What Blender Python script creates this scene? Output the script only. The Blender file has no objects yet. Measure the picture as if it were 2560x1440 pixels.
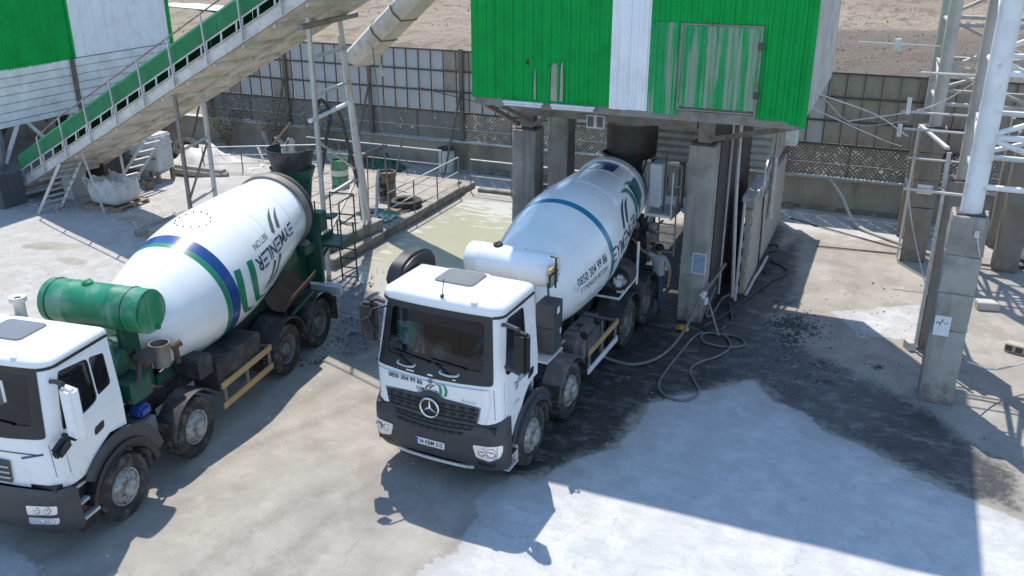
import bpy, bmesh, math, random
import numpy as np
from mathutils import Vector, Matrix
random.seed(7); RNG = np.random.default_rng(7)
S = bpy.context.scene
COL = S.collection
R = math.radians
# ------------------------------------------------------------------ camera, sky, sun, exposure
cam = bpy.data.cameras.new("camera"); camo = bpy.data.objects.new("camera", cam); COL.objects.link(camo)
camo.location = (0, 0, 8.726); camo.rotation_euler = (R(90 - 22.066), 0, R(23))
cam.lens = 31.816; cam.sensor_width = 36; cam.clip_start = .1; cam.clip_end = 3000
S.camera = camo
W = bpy.data.worlds.new("World"); S.world = W; W.use_nodes = True
SUN = Vector((.304, -.447, -1.0))
el = math.asin(1 / SUN.length); az = math.atan2(-SUN.x, -SUN.y)
nt = W.node_tree; bg = nt.nodes["Background"]
sky = nt.nodes.new("ShaderNodeTexSky"); sky.sky_type = 'NISHITA'; sky.sun_disc = False
sky.sun_elevation = el; sky.sun_rotation = az; sky.air_density = 1.2; sky.dust_density = .2; sky.ozone_density = 5.0
nt.links.new(sky.outputs[0], bg.inputs[0]); bg.inputs[1].default_value = .15
sl = bpy.data.lights.new("sun", 'SUN'); sl.energy = 3.0; sl.angle = R(.5); sl.color = (1, .935, .85)
so = bpy.data.objects.new("sun", sl); COL.objects.link(so); so.rotation_euler = SUN.to_track_quat('-Z', 'Y').to_euler()
so.location = (-5, 10, 40)
S.view_settings.view_transform = 'Standard'; S.view_settings.look = 'None'
S.view_settings.exposure = .85; S.view_settings.gamma = 1; S.view_settings.use_curve_mapping = False
S.cycles.max_bounces = 8; S.cycles.use_denoising = True

# ------------------------------------------------------------------ materials
def srgb(r, g, b):
    f = lambda c: (c / 255 / 12.92) if c / 255 <= .04045 else ((c / 255 + .055) / 1.055) ** 2.4
    return (f(r), f(g), f(b))
def mat(name, col, rough=.55, metal=0, dirt=None, amt=.5, dscale=3.0, streak=0, var=.12, bump=.0, bscale=40, spec=.5, coat=0, lo=.45, hi=.7, slo=.5, shi=.68):
    """painted/dusty surface: base colour, soft value variation, blotches or vertical streaks of a second colour"""
    m = bpy.data.materials.new(name); m.use_nodes = True; t = m.node_tree; n = t.nodes; L = t.links
    b = n["Principled BSDF"]; b.inputs["Roughness"].default_value = rough; b.inputs["Metallic"].default_value = metal
    b.inputs["Specular IOR Level"].default_value = spec; b.inputs["Coat Weight"].default_value = coat
    tc = n.new("ShaderNodeTexCoord")
    def noise(scale, detail=5, mp=None, rg=.6):
        x = n.new("ShaderNodeTexNoise"); x.inputs["Scale"].default_value = scale; x.inputs["Detail"].default_value = detail
        x.inputs["Roughness"].default_value = rg
        if mp:
            q = n.new("ShaderNodeMapping"); q.inputs["Scale"].default_value = mp; L.new(tc.outputs["Object"], q.inputs[0]); L.new(q.outputs[0], x.inputs[0])
        else: L.new(tc.outputs["Object"], x.inputs[0])
        return x.outputs[0]
    def ramp(src, a, c):
        r = n.new("ShaderNodeMapRange"); r.inputs[1].default_value = a; r.inputs[2].default_value = c; r.interpolation_type = 'SMOOTHSTEP'
        L.new(src, r.inputs[0]); return r.outputs[0]
    def mix(f, a, c):
        x = n.new("ShaderNodeMix"); x.data_type = 'RGBA'
        if hasattr(f, 'is_linked'): L.new(f, x.inputs[0])
        else: x.inputs[0].default_value = f
        for s, k in ((a, 6), (c, 7)):
            if hasattr(s, 'is_linked'): L.new(s, x.inputs[k])
            else: x.inputs[k].default_value = (*s, 1)
        return x.outputs[2]
    c = mix(ramp(noise(1.3), .3, .7), tuple(v * (1 - var) for v in col), tuple(min(1, v * (1 + var)) for v in col))
    if dirt:
        f = ramp(noise(dscale, 8), lo, hi)
        mm = n.new("ShaderNodeMath"); mm.operation = 'MULTIPLY'; mm.inputs[1].default_value = amt; L.new(f, mm.inputs[0]); c = mix(mm.outputs[0], c, dirt)
        if streak:
            f = ramp(noise(1.0, 6, (streak, streak, .35)), slo, shi)
            mm = n.new("ShaderNodeMath"); mm.operation = 'MULTIPLY'; mm.inputs[1].default_value = amt; L.new(f, mm.inputs[0]); c = mix(mm.outputs[0], c, dirt)
    L.new(c, b.inputs["Base Color"])
    rr = n.new("ShaderNodeMapRange"); rr.inputs[3].default_value = max(.05, rough - .12); rr.inputs[4].default_value = min(1, rough + .12)
    L.new(noise(6, 4), rr.inputs[0]); L.new(rr.outputs[0], b.inputs["Roughness"])
    if bump:
        bp = n.new("ShaderNodeBump"); bp.inputs["Strength"].default_value = bump; bp.inputs["Distance"].default_value = .02
        L.new(noise(bscale, 8), bp.inputs["Height"]); L.new(bp.outputs[0], b.inputs["Normal"])
    return m
DUST = (.42, .37, .30); RUST = (.20, .085, .035); GRIME = (.06, .05, .045)
M = {}
M['white'] = mat('white_paint', (.80, .80, .79), .28, dirt=(.58, .54, .47), amt=.22, dscale=1.4, coat=.3, var=.02, lo=.4, hi=.95)
def crusty(m, base, x0, x1, ax=0, top=.75, sc=5):
    '''splashed cement crust that thickens towards one end of a drum (local x)'''
    t = m.node_tree; n = t.nodes; L = t.links; b = n["Principled BSDF"]; src = b.inputs["Base Color"].links[0].from_socket
    tc = n.new("ShaderNodeTexCoord"); sp = n.new("ShaderNodeSeparateXYZ"); L.new(tc.outputs["Object"], sp.inputs[0])
    r = n.new("ShaderNodeMapRange"); r.inputs[1].default_value = x0; r.inputs[2].default_value = x1; r.inputs[3].default_value = -.25; r.inputs[4].default_value = .25; L.new(sp.outputs[ax], r.inputs[0])
    x = n.new("ShaderNodeTexNoise"); x.inputs["Scale"].default_value = sc; x.inputs["Detail"].default_value = 10; x.inputs["Roughness"].default_value = .7; L.new(tc.outputs["Object"], x.inputs[0])
    a = n.new("ShaderNodeMath"); a.operation = 'ADD'; L.new(r.outputs[0], a.inputs[0]); L.new(x.outputs[0], a.inputs[1])
    q = n.new("ShaderNodeMapRange"); q.inputs[1].default_value = .52; q.inputs[2].default_value = .72; q.inputs[4].default_value = top; L.new(a.outputs[0], q.inputs[0])
    mx = n.new("ShaderNodeMix"); mx.data_type = 'RGBA'; L.new(q.outputs[0], mx.inputs[0]); L.new(src, mx.inputs[6]); mx.inputs[7].default_value = (*base, 1); L.new(mx.outputs[2], b.inputs["Base Color"])
M['drum_white'] = mat('drum_white_paint', (.80, .80, .79), .3, dirt=(.60, .56, .49), amt=.2, dscale=1.1, coat=.3, var=.02, lo=.4, hi=.9)
crusty(M['drum_white'], (.50, .47, .42), -6.2, -7.5)
M['green'] = mat('green_paint', (.006, .17, .06), .5, dirt=(.04, .20, .09), amt=.5, dscale=3, spec=.3)
M['truck_green'] = mat('truck_green_paint', (.008, .085, .048), .5, dirt=(.10, .10, .085), amt=.5, dscale=3)
M['tank_green'] = mat('tank_green_paint', (.010, .20, .085), .38, dirt=(.24, .36, .28), amt=.55, dscale=1.8, streak=3, coat=.1)
M['sheet_green'] = mat('green_sheet', (.0, .32, .055), .5, dirt=(.0, .21, .04), amt=.5, dscale=2, streak=10, var=.06, spec=.15)
M['sheet_green_worn'] = mat('worn_green_sheet', (.008, .30, .085), .55, dirt=(.29, .32, .265), amt=.8, dscale=9, streak=6, lo=.6, hi=.78, slo=.47, shi=.58, spec=.25)
M['sheet_white'] = mat('white_sheet', (.78, .79, .80), .45, dirt=(.50, .44, .36), amt=.28, dscale=2.2, streak=12, var=.03)
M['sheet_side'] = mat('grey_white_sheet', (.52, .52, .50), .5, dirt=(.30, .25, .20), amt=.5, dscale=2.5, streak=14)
M['cladding'] = mat('cream_cladding', (.72, .70, .65), .55, dirt=(.48, .41, .33), amt=.45, dscale=1.6)
M['concrete'] = mat('concrete', (.34, .315, .275), .85, dirt=(.17, .15, .125), amt=.65, dscale=1.7, streak=5, bump=.3, bscale=30)
M['concrete_pale'] = mat('pale_concrete', (.47, .46, .43), .85, dirt=(.27, .24, .20), amt=.5, dscale=1.6, streak=5, bump=.3, bscale=30)
M['concrete_dark'] = mat('shade_dark_concrete', (.10, .10, .105), .85, dirt=(.05, .05, .05), amt=.6, dscale=1.2)  # concrete toned down to carry the shade on the plinth walls
M['concrete_brown'] = mat('brown_concrete', (.255, .22, .18), .85, dirt=(.15, .12, .09), amt=.6, dscale=1.3, streak=4, bump=.3, bscale=30)
M['wall_concrete'] = mat('wall_concrete', (.38, .33, .265), .85, dirt=(.20, .15, .105), amt=.65, dscale=.7, streak=2, bump=.3, bscale=20)
M['plaster'] = mat('plaster', (.38, .34, .29), .85, dirt=(.22, .18, .14), amt=.5, dscale=1.5, streak=3, bump=.3)
M['block'] = mat('concrete_block', (.46, .41, .34), .9, dirt=(.30, .25, .20), amt=.6, dscale=3, bump=.5, bscale=60)
M['steel'] = mat('weathered_steel', (.24, .22, .20), .6, .2, dirt=(.13, .075, .045), amt=.6, dscale=4)
M['steel_dark'] = mat('dark_steel', (.06, .058, .058), .6, .2, dirt=RUST, amt=.35, dscale=4)
M['steel_brown'] = mat('brown_steel', (.17, .14, .115), .7, .1, dirt=(.10,.06,.04), amt=.4, dscale=5)
M['steel_white'] = mat('white_steel', (.70, .70, .69), .5, dirt=(.30, .22, .15), amt=.4, dscale=5, lo=.55)
M['galv'] = mat('galvanised_steel', (.56, .55, .53), .5, .2, dirt=(.34, .29, .24), amt=.5, dscale=4)
M['pipe_grey'] = mat('grey_pipe_paint', (.50, .46, .42), .5, dirt=(.30, .25, .2), amt=.4, dscale=2.5, streak=4)
M['beige_steel'] = mat('dusty_beige_steel', (.60, .55, .47), .75, dirt=(.33, .26, .19), amt=.65, dscale=2.5)
M['fence_panel'] = mat('grey_sheet', (.46, .465, .47), .6, dirt=(.36, .34, .31), amt=.4, dscale=2, var=.08)
M['fence_panel_b'] = mat('brown_grey_sheet', (.345, .305, .26), .65, dirt=(.22, .17, .13), amt=.6, dscale=1.2, streak=2)
M['fence_bar'] = mat('dark_fence_bar', (.075, .07, .068), .7, dirt=RUST, amt=.4)
M['net'] = mat('shade_net', (.22, .208, .185), .9, dirt=(.30, .27, .22), amt=.7, dscale=5)
M['black'] = mat('black_plastic', (.014, .014, .016), .42, dirt=(.09, .08, .07), amt=.2, dscale=2, lo=.4, hi=.9)
M['grey_plastic'] = mat('dark_grey_plastic', (.045, .047, .052), .5, dirt=(.17, .15, .13), amt=.22, dscale=2, lo=.35, hi=.9)
M['grey_fender'] = mat('dusty_grey_plastic', (.085, .085, .088), .55, dirt=(.28, .25, .21), amt=.45, dscale=4)
M['chassis'] = mat('chassis_black', (.03, .03, .032), .6, dirt=(.16, .14, .115), amt=.5, dscale=3)
M['rubber'] = mat('tyre_rubber', (.028, .027, .026), .85, dirt=(.19, .165, .135), amt=.6, dscale=5, bump=.3, bscale=60)
M['rim'] = mat('dusty_rim', (.40, .39, .37), .5, .3, dirt=(.17, .145, .12), amt=.8, dscale=7)
M['rim_dark'] = mat('dirty_rim', (.20, .19, .18), .6, .2, dirt=(.10, .085, .07), amt=.8, dscale=7)
M['chrome'] = mat('chrome', (.70, .70, .71), .18, 1.0, var=.03)
M['lamp'] = mat('lamp_reflector', (.75, .76, .78), .15, .6, var=.05)
M['blue'] = mat('blue_stripe', (.010, .055, .22), .3, coat=.3, var=.05)
M['teal'] = mat('teal_stripe', (.012, .20, .32), .3, coat=.3, var=.05)
M['logo_green'] = mat('logo_green', (.010, .22, .10), .35, var=.05)
M['logo_dark'] = mat('logo_dark', (.035, .055, .07), .35, var=.1)
M['logo_grey'] = mat('logo_grey', (.10, .10, .11), .35, var=.1)
M['pale_print'] = mat('pale_print', (.45, .46, .47), .4, var=.1)
M['tan_rail'] = mat('tan_rail', (.50, .32, .13), .55, dirt=(.3, .24, .18), amt=.5)
M['rust'] = mat('rusty_steel', (.11, .06, .04), .8, dirt=(.04, .03, .025), amt=.6)
M['rust_drum'] = mat('rusty_drum', (.22, .17, .125), .75, dirt=(.05, .04, .03), amt=.7, dscale=4)
M['blue_plastic'] = mat('blue_plastic', (.02, .07, .25), .35)
M['fabric'] = mat('woven_sack', (.56, .57, .55), .85, dirt=(.36, .35, .32), amt=.6, dscale=4, bump=.8, bscale=14)
M['sheeting'] = mat('pale_sheeting', (.66, .63, .57), .8, dirt=(.42, .37, .30), amt=.5, dscale=2, bump=.6, bscale=8)
M['wood'] = mat('old_wood', (.30, .22, .15), .85, dirt=(.15, .11, .08), amt=.6, dscale=6)
M['hose_pale'] = mat('pale_hose', (.50, .48, .44), .7, dirt=(.25, .21, .17), amt=.5, dscale=9)
M['hose_dark'] = mat('dark_hose', (.035, .034, .033), .6, dirt=(.25, .22, .19), amt=.5, dscale=9)
M['hose_grey'] = mat('grey_hose', (.18, .17, .165), .65, dirt=(.07, .06, .055), amt=.6, dscale=9)
M['paper'] = mat('sign_white', (.72, .73, .73), .5, dirt=(.45, .42, .37), amt=.4)
M['paper_green'] = mat('sign_green', (.25, .30, .23), .6, dirt=(.40, .38, .33), amt=.6, dscale=8)
M['paper_blue'] = mat('sign_blue', (.23, .30, .42), .6, dirt=(.50, .50, .48), amt=.6, dscale=14)
M['dash'] = mat('cab_interior', (.035, .035, .038), .7)
M['seat'] = mat('seat_fabric', (.05, .05, .06), .9)
M['skin'] = mat('skin', (.40, .22, .14), .6, var=.05)
M['shirt'] = mat('grey_shirt', (.40, .40, .42), .9, var=.08)
M['jeans'] = mat('blue_jeans', (.05, .075, .14), .9, var=.15)
M['shoe'] = mat('dark_shoe', (.03, .03, .03), .7)
M['hair'] = mat('dark_hair', (.012, .010, .009), .7)
M['cap'] = mat('white_cap', (.75, .75, .72), .8)
M['shirt_blue'] = mat('blue_shirt', (.10, .16, .26), .9)
M['foliage'] = mat('dry_shrub', (.10, .095, .05), .9, dirt=(.06, .07, .03), amt=.6)
M['hatch_grey'] = mat('smoked_hatch', (.16, .165, .17), .35, var=.04)
M['straw'] = mat('dry_grass', (.38, .295, .18), .95, dirt=(.23, .17, .10), amt=.6, dscale=.4)
M['mud'] = mat('wet_mud', (.055, .05, .045), .45, dirt=(.14, .125, .11), amt=.5, dscale=6, bump=.5)
M['stone'] = mat('pale_stone', (.50, .47, .42), .9, bump=.4)
M['belt'] = mat('belt_rubber', (.02, .02, .02), .8)
M['yellow'] = mat('yellow_cloth', (.55, .33, .05), .9)
M['flag'] = mat('green_cloth', (.02, .30, .15), .8, dirt=(.55, .6, .58), amt=.9, dscale=5, lo=.5, hi=.54)
M['dust_sheet'] = mat('spilled_cement', (.66, .64, .60), .9, dirt=(.45, .40, .34), amt=.5, dscale=1.5, bump=.4, bscale=9)
crusty(M['white'], (.40, .36, .30), 2.0, .75, 2, .5, 7); crusty(M['concrete'], (.13, .115, .095), 1.5, -.3, 2, .8, 4); crusty(M['concrete_brown'], (.11, .09, .07), 1.3, -.3, 2, .7, 4)
def glassm(name, tint, alpha, rough=.03):
    m = bpy.data.materials.new(name); m.use_nodes = True; t = m.node_tree; n = t.nodes; L = t.links
    b = n["Principled BSDF"]; out = n["Material Output"]
    b.inputs["Base Color"].default_value = (*tint, 1); b.inputs["Roughness"].default_value = rough; b.inputs["IOR"].default_value = 1.5
    tr = n.new("ShaderNodeBsdfTransparent"); tr.inputs[0].default_value = (.58, .68, .80, 1)
    gl = n.new("ShaderNodeBsdfGlossy"); gl.inputs["Roughness"].default_value = rough
    fr = n.new("ShaderNodeFresnel"); fr.inputs[0].default_value = 1.5
    mx = n.new("ShaderNodeMixShader"); mx.inputs[0].default_value = alpha; L.new(tr.outputs[0], mx.inputs[1]); L.new(b.outputs[0], mx.inputs[2])
    m2 = n.new("ShaderNodeMixShader"); L.new(fr.outputs[0], m2.inputs[0]); L.new(mx.outputs[0], m2.inputs[1]); L.new(gl.outputs[0], m2.inputs[2])
    L.new(m2.outputs[0], out.inputs[0]); return m
M['glass'] = glassm('windscreen_glass', (.02, .03, .035), .12)
M['glass_dark'] = glassm('side_glass', (.012, .014, .016), .55)

# ------------------------------------------------------------------ mesh helpers
class MB:
    def __init__(s, org=(0, 0, 0)): s.v = []; s.f = []; s.m = []; s.cm = 0; s.st = []
    def add(s, vs, fs, mi=None):
        k = len(s.v); s.st.append((k, len(s.f))); s.v += [tuple(Vector(p)) for p in vs]; s.f += [tuple(i + k for i in f) for f in fs]; s.m += [s.cm if mi is None else mi] * len(fs); return s
    def box(s, c, d, rz=0, mtx=None, mi=None):
        hx, hy, hz = d[0] / 2, d[1] / 2, d[2] / 2
        P = [Vector((x, y, z)) for x in (-hx, hx) for y in (-hy, hy) for z in (-hz, hz)]
        T = mtx if mtx is not None else (Matrix.Translation(c) @ Matrix.Rotation(rz, 4, 'Z'))
        return s.add([T @ p for p in P], [(0, 1, 3, 2), (4, 6, 7, 5), (0, 4, 5, 1), (2, 3, 7, 6), (0, 2, 6, 4), (1, 5, 7, 3)], mi)
    def b6(s, x0, x1, y0, y1, z0, z1, mi=None): return s.box(((x0 + x1) / 2, (y0 + y1) / 2, (z0 + z1) / 2), (abs(x1 - x0), abs(y1 - y0), abs(z1 - z0)), mi=mi)
    def bar(s, p, q, w, h=None, up=(0, 0, 1), mi=None):
        p, q = Vector(p), Vector(q); h = h or w; d = q - p; l = d.length; d.normalize(); u = Vector(up)
        if abs(d.dot(u)) > .99: u = Vector((0, 1, 0))
        x = d.cross(u).normalized(); z = x.cross(d)
        T = Matrix((( x.x, d.x, z.x, (p.x + q.x) / 2), (x.y, d.y, z.y, (p.y + q.y) / 2), (x.z, d.z, z.z, (p.z + q.z) / 2), (0, 0, 0, 1)))
        return s.box(None, (w, l, h), mtx=T, mi=mi)
    def tube(s, pts, r, n=8, caps=True, mi=None, closed=False):
        pts = [Vector(p) for p in pts]; rs = r if isinstance(r, (list, tuple)) else [r] * len(pts); N = len(pts); vs = []; fs = []; pn = None
        for i, p in enumerate(pts):
            if closed: d = pts[(i + 1) % N] - pts[i - 1]
            else: d = pts[min(i + 1, N - 1)] - pts[max(i - 1, 0)]
            d = d.normalized() if d.length > 1e-9 else Vector((0, 0, 1))
            if pn is None: pn = d.orthogonal().normalized()
            pn = (pn - d * pn.dot(d)); pn = pn.normalized() if pn.length > 1e-6 else d.orthogonal().normalized(); b = d.cross(pn)
            for k in range(n):
                a = 2 * math.pi * k / n; vs.append(p + (pn * math.cos(a) + b * math.sin(a)) * rs[i])
        for i in range(N if closed else N - 1):
            j = (i + 1) % N
            for k in range(n): fs.append((i * n + k, i * n + (k + 1) % n, j * n + (k + 1) % n, j * n + k))
        if caps and not closed: fs += [tuple(range(n - 1, -1, -1)), tuple((N - 1) * n + k for k in range(n))]
        return s.add(vs, fs, mi)
    def lathe(s, prof, c=(0, 0, 0), axis='Z', n=32, mi=None, a0=0, a1=2 * math.pi, T=None, wob=None):
        """prof: (r, h); axis Z or Y or X"""
        full = abs(a1 - a0 - 2 * math.pi) < 1e-6; na = n if full else n + 1; vs = []; fs = []
        for (r, h) in prof:
            for k in range(na):
                a = a0 + (a1 - a0) * k / n; rr = r * (wob(a, h) if wob else 1)
                x, y = rr * math.cos(a), rr * math.sin(a)
                p = Vector((x, y, h)) if axis == 'Z' else Vector((x, h, y)) if axis == 'Y' else Vector((h, x, y))
                vs.append((T @ p) if T is not None else p + Vector(c))
        for i in range(len(prof) - 1):
            for k in range(n if full else n):
                a, b = i * na + k, i * na + (k + 1) % na
                fs.append((a, b, b + na, a + na))
        return s.add(vs, fs, mi)
    def prism(s, poly, h0, h1, fn, mi=None):
        """poly: 2D points, fn(a,b,h) -> 3D"""
        n = len(poly); vs = [fn(a, b, h0) for a, b in poly] + [fn(a, b, h1) for a, b in poly]
        fs = [tuple(range(n - 1, -1, -1)), tuple(range(n, 2 * n))] + [(i, (i + 1) % n, n + (i + 1) % n, n + i) for i in range(n)]
        return s.add(vs, fs, mi)
    def each(s, name, mats, parent=None, **kw):
        """one object for every piece added"""
        e = s.st + [(len(s.v), len(s.f))]; out = []
        for (v0, f0), (v1, f1) in zip(e[:-1], e[1:]):
            q = MB(); q.v = s.v[v0:v1]; q.f = [tuple(i - v0 for i in f) for f in s.f[f0:f1]]; q.m = s.m[f0:f1]; out.append(q.build(name, mats, parent, **kw))
        return out[0]
    def build(s, name, mats, parent=None, smooth=0, bev=0, seg=1, world=True, rough=None):
        me = bpy.data.meshes.new(name)
        org = Vector((0, 0, 0))
        if parent is not None and world: org = parent.get('_o') and Vector(parent['_o']) or Vector((0, 0, 0))
        me.from_pydata([(p[0] - org.x, p[1] - org.y, p[2] - org.z) for p in s.v], [], s.f)
        for x in (mats if isinstance(mats, (list, tuple)) else [mats]): me.materials.append(M[x] if isinstance(x, str) else x)
        me.polygons.foreach_set('material_index', s.m)
        bm = bmesh.new(); bm.from_mesh(me); bmesh.ops.recalc_face_normals(bm, faces=bm.faces)
        if bev:
            es = [e for e in bm.edges if len(e.link_faces) == 2 and e.calc_face_angle(0) > .6]
            bmesh.ops.bevel(bm, geom=es, offset=bev, segments=seg, affect='EDGES', clamp_overlap=True)
        if rough:
            bmesh.ops.subdivide_edges(bm, edges=[e for e in bm.edges if e.calc_length() > rough[0]], cuts=rough[2], use_grid_fill=True)
            for v in bm.verts:
                sharp = any(len(e.link_faces) == 2 and e.calc_face_angle(0) > .5 for e in v.link_edges); k = rough[1] * (1.6 if sharp else .5)
                v.co += Vector((random.gauss(0, k), random.gauss(0, k), 0)) - v.normal * (abs(random.gauss(0, k * 2.2)) if sharp and random.random() < .22 else 0)
            smooth = smooth or 45
        bm.to_mesh(me); bm.free()
        if smooth:
            me.polygons.foreach_set('use_smooth', [True] * len(me.polygons)); me.set_sharp_from_angle(angle=R(smooth))
        o = bpy.data.objects.new(name, me); COL.objects.link(o)
        if parent is not None: o.parent = parent
        return o
def thing(name, label, cat, loc=(0, 0, 0), rz=0, group=None):
    o = bpy.data.objects.new(name, None); COL.objects.link(o); o.location = loc; o.rotation_euler = (0, 0, rz)
    o.empty_display_size = .2; o['label'] = label; o['category'] = cat; o['_o'] = list(loc) if rz == 0 else [0, 0, 0]
    if group: o['group'] = group
    return o
def tag(o, label, cat, group=None):
    o['label'] = label; o['category'] = cat
    if group: o['group'] = group
    return o
def kind(o, k): o['kind'] = k; return o
def share(o, parent=None, loc=None, rot=None):
    c = o.copy(); COL.objects.link(c)
    if parent is not None: c.parent = parent
    if loc is not None: c.location = loc
    if rot is not None: c.rotation_euler = rot
    return c
def spline(pts, n=10):
    P = [Vector(p) for p in pts]; P = [2 * P[0] - P[1]] + P + [2 * P[-1] - P[-2]]; out = []
    for i in range(1, len(P) - 2):
        for k in range(n):
            t = k / n; a, b, c, d = P[i - 1:i + 3]
            out.append(.5 * (2 * b + (c - a) * t + (2 * a - 5 * b + 4 * c - d) * t * t + (3 * b - a - 3 * c + d) * t ** 3))
    out.append(P[-2]); return out
def sheet(name, loops, fn, mats, parent, step=.12, thick=0, smooth=40, world=False):
    """2D polygon with holes, cut on a grid and bent by fn(a, b)"""
    bm = bmesh.new(); es = []
    for lp in loops:
        vs = [bm.verts.new((a, b, 0)) for a, b in lp]
        es += [bm.edges.new((vs[i], vs[(i + 1) % len(vs)])) for i in range(len(vs))]
    bmesh.ops.triangle_fill(bm, use_beauty=True, edges=es)
    bm.normal_update()
    for f in bm.faces:
        if f.normal.z < 0: f.normal_flip()
    if step:
        xs = [v.co.x for v in bm.verts]; ys = [v.co.y for v in bm.verts]
        for ax, (lo, hi) in ((0, (min(xs), max(xs))), (1, (min(ys), max(ys)))):
            k = math.floor(lo / step) + 1
            while k * step < hi - 1e-4:
                co = [0, 0, 0]; co[ax] = k * step + 1e-5; no = [0, 0, 0]; no[ax] = 1
                bmesh.ops.bisect_plane(bm, geom=bm.verts[:] + bm.edges[:] + bm.faces[:], plane_co=co, plane_no=no); k += 1
    for v in bm.verts: v.co = Vector(fn(v.co.x, v.co.y))
    bm.normal_update()
    if thick:
        if sum(f.normal.dot(Vector((f.calc_center_median().x - .3, f.calc_center_median().y, 0))) * f.calc_area() for f in bm.faces) < 0: bmesh.ops.reverse_faces(bm, faces=bm.faces[:])
        bm.normal_update(); inner = {v: v.co - v.normal * thick for v in bm.verts}; bnd = [e for e in bm.edges if e.is_boundary]; nv = {v: bm.verts.new(c) for v, c in inner.items()}
        for f in list(bm.faces): bm.faces.new([nv[v] for v in reversed(f.verts)])
        for e in bnd: a, b = e.verts; bm.faces.new((a, b, nv[b], nv[a]))
    bmesh.ops.recalc_face_normals(bm, faces=bm.faces)
    me = bpy.data.meshes.new(name); bm.to_mesh(me); bm.free()
    for x in (mats if isinstance(mats, (list, tuple)) else [mats]): me.materials.append(M[x] if isinstance(x, str) else x)
    if smooth:
        me.polygons.foreach_set('use_smooth', [True] * len(me.polygons)); me.set_sharp_from_angle(angle=R(smooth))
    o = bpy.data.objects.new(name, me); COL.objects.link(o)
    if parent is not None: o.parent = parent
    return o
def rrect(x0, x1, y0, y1, r, n=4):
    out = []
    for cx, cy, a in ((x1 - r, y1 - r, 0), (x0 + r, y1 - r, 90), (x0 + r, y0 + r, 180), (x1 - r, y0 + r, 270)):
        for k in range(n + 1):
            t = R(a + 90 * k / n); out.append((cx + r * math.cos(t), cy + r * math.sin(t)))
    return out
def rpoly(pts, r, n=4):
    """rounded polygon"""
    out = []; N = len(pts)
    for i in range(N):
        p, a, b = Vector(pts[i]), Vector(pts[i - 1]), Vector(pts[(i + 1) % N])
        u = (a - p); v = (b - p); d = min(r, u.length * .45, v.length * .45); q0 = p + u.normalized() * d; q1 = p + v.normalized() * d
        for k in range(n + 1):
            t = k / n; out.append(tuple((1 - t) ** 2 * q0 + 2 * t * (1 - t) * p + t * t * q1))
    return out
def text(name, body, size, fn, m, parent, width=None, cut=.06, shear=0, bold=0, align='CENTER'):
    """flat print: letters laid out in 2D, bent on to a surface by fn(a, b)"""
    cu = bpy.data.curves.new(name, 'FONT'); cu.body = body; cu.size = size; cu.align_x = align; cu.align_y = 'CENTER'; cu.resolution_u = 3
    cu.shear = shear; cu.offset = bold
    ob = bpy.data.objects.new(name, cu); COL.objects.link(ob)
    bpy.context.view_layer.update()
    me = bpy.data.meshes.new_from_object(ob.evaluated_get(bpy.context.evaluated_depsgraph_get()))
    bpy.data.objects.remove(ob); bm = bmesh.new(); bm.from_mesh(me)
    bmesh.ops.triangulate(bm, faces=bm.faces)
    if cut:
        for _ in range(3):
            e = [e for e in bm.edges if e.calc_length() > cut]
            if not e: break
            bmesh.ops.subdivide_edges(bm, edges=e, cuts=1); bmesh.ops.triangulate(bm, faces=[f for f in bm.faces if len(f.verts) > 3])
    xs = [v.co.x for v in bm.verts]; k = 1
    if width and xs: k = width / (max(xs) - min(xs))
    for v in bm.verts: v.co = Vector(fn(v.co.x * k, v.co.y))
    bm.to_mesh(me); bm.free(); me.materials.clear(); me.materials.append(M[m]); me.name = name
    o = bpy.data.objects.new(name, me); COL.objects.link(o)
    if parent is not None: o.parent = parent
    return o
# ------------------------------------------------------------------ yard ground
DRY = [[(-5.37, 9.13), (-5.27, 9.56), (-5.12, 9.77), (-5.17, 10.42), (-5.17, 10.81), (-5.39, 11.12), (-5.28, 11.6), (-5.03, 12.02), (-4.71, 11.97), (-4.57, 12.16), (-4.26, 12.89), (-3.73, 13.54), (-3.56, 14.51), (-3.61, 15.28), (-3.12, 15.87), (-2.68, 16.27), (-2.26, 16.78), (-1.88, 17.13), (-1.56, 16.62), (-1.4, 16.34), (-0.78, 16.18), (-0.36, 15.63), (0.28, 15.38), (0.63, 15.1), (1.28, 14.58), (2.12, 14.25), (2.79, 14.02), (3.52, 13.69), (2.97, 9.32), (-1, 3), (-5.71, 5.64)],
       [(-3.0, 29.32), (0.5, 29.88), (0.55, 27.72), (-0.43, 27.3), (-1.25, 27.76), (-2.12, 27.19), (-2.8, 27.87)],
       [(-0.71, 21.41), (1.24, 22.77), (1.17, 20.5), (-0.01, 20.23)], [(-11.9, 7.35), (-11.03, 7.26), (-10.45, 7.07), (-10.14, 6.57), (-10.65, 6.35)]]
DARK = [[(-5.03, 12.02), (-6.39, 11.85), (-7.28, 12.03), (-7.6, 14), (-7.4, 18), (-7.6, 26), (-2.6, 28), (-2.5, 25.66), (-2.1, 26.99), (-1.57, 21.58), (-2.06, 20.33), (-0.74, 18.81), (1.19, 17.52), (2.14, 16.32), (2.91, 15.39), (2.8, 14.14), (2.12, 14.25), (0.63, 15.1), (-0.36, 15.63), (-1.4, 16.34), (-1.88, 17.13), (-2.26, 16.78), (-3.61, 15.28), (-3.73, 13.54), (-4.26, 12.89), (-4.57, 12.16)],
        [(-13.43, 18.61), (-12.49, 18.69), (-10.54, 17.78), (-9.41, 15.79), (-10.12, 14.62), (-11.54, 16.3)]]
POND = [(-13.25, 26.9), (-8.0, 27.2), (-8.0, 22), (-8.9, 19.01), (-10.2, 17.95), (-11.2, 17.75), (-12.49, 18.6), (-13.25, 19.6)]
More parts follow.
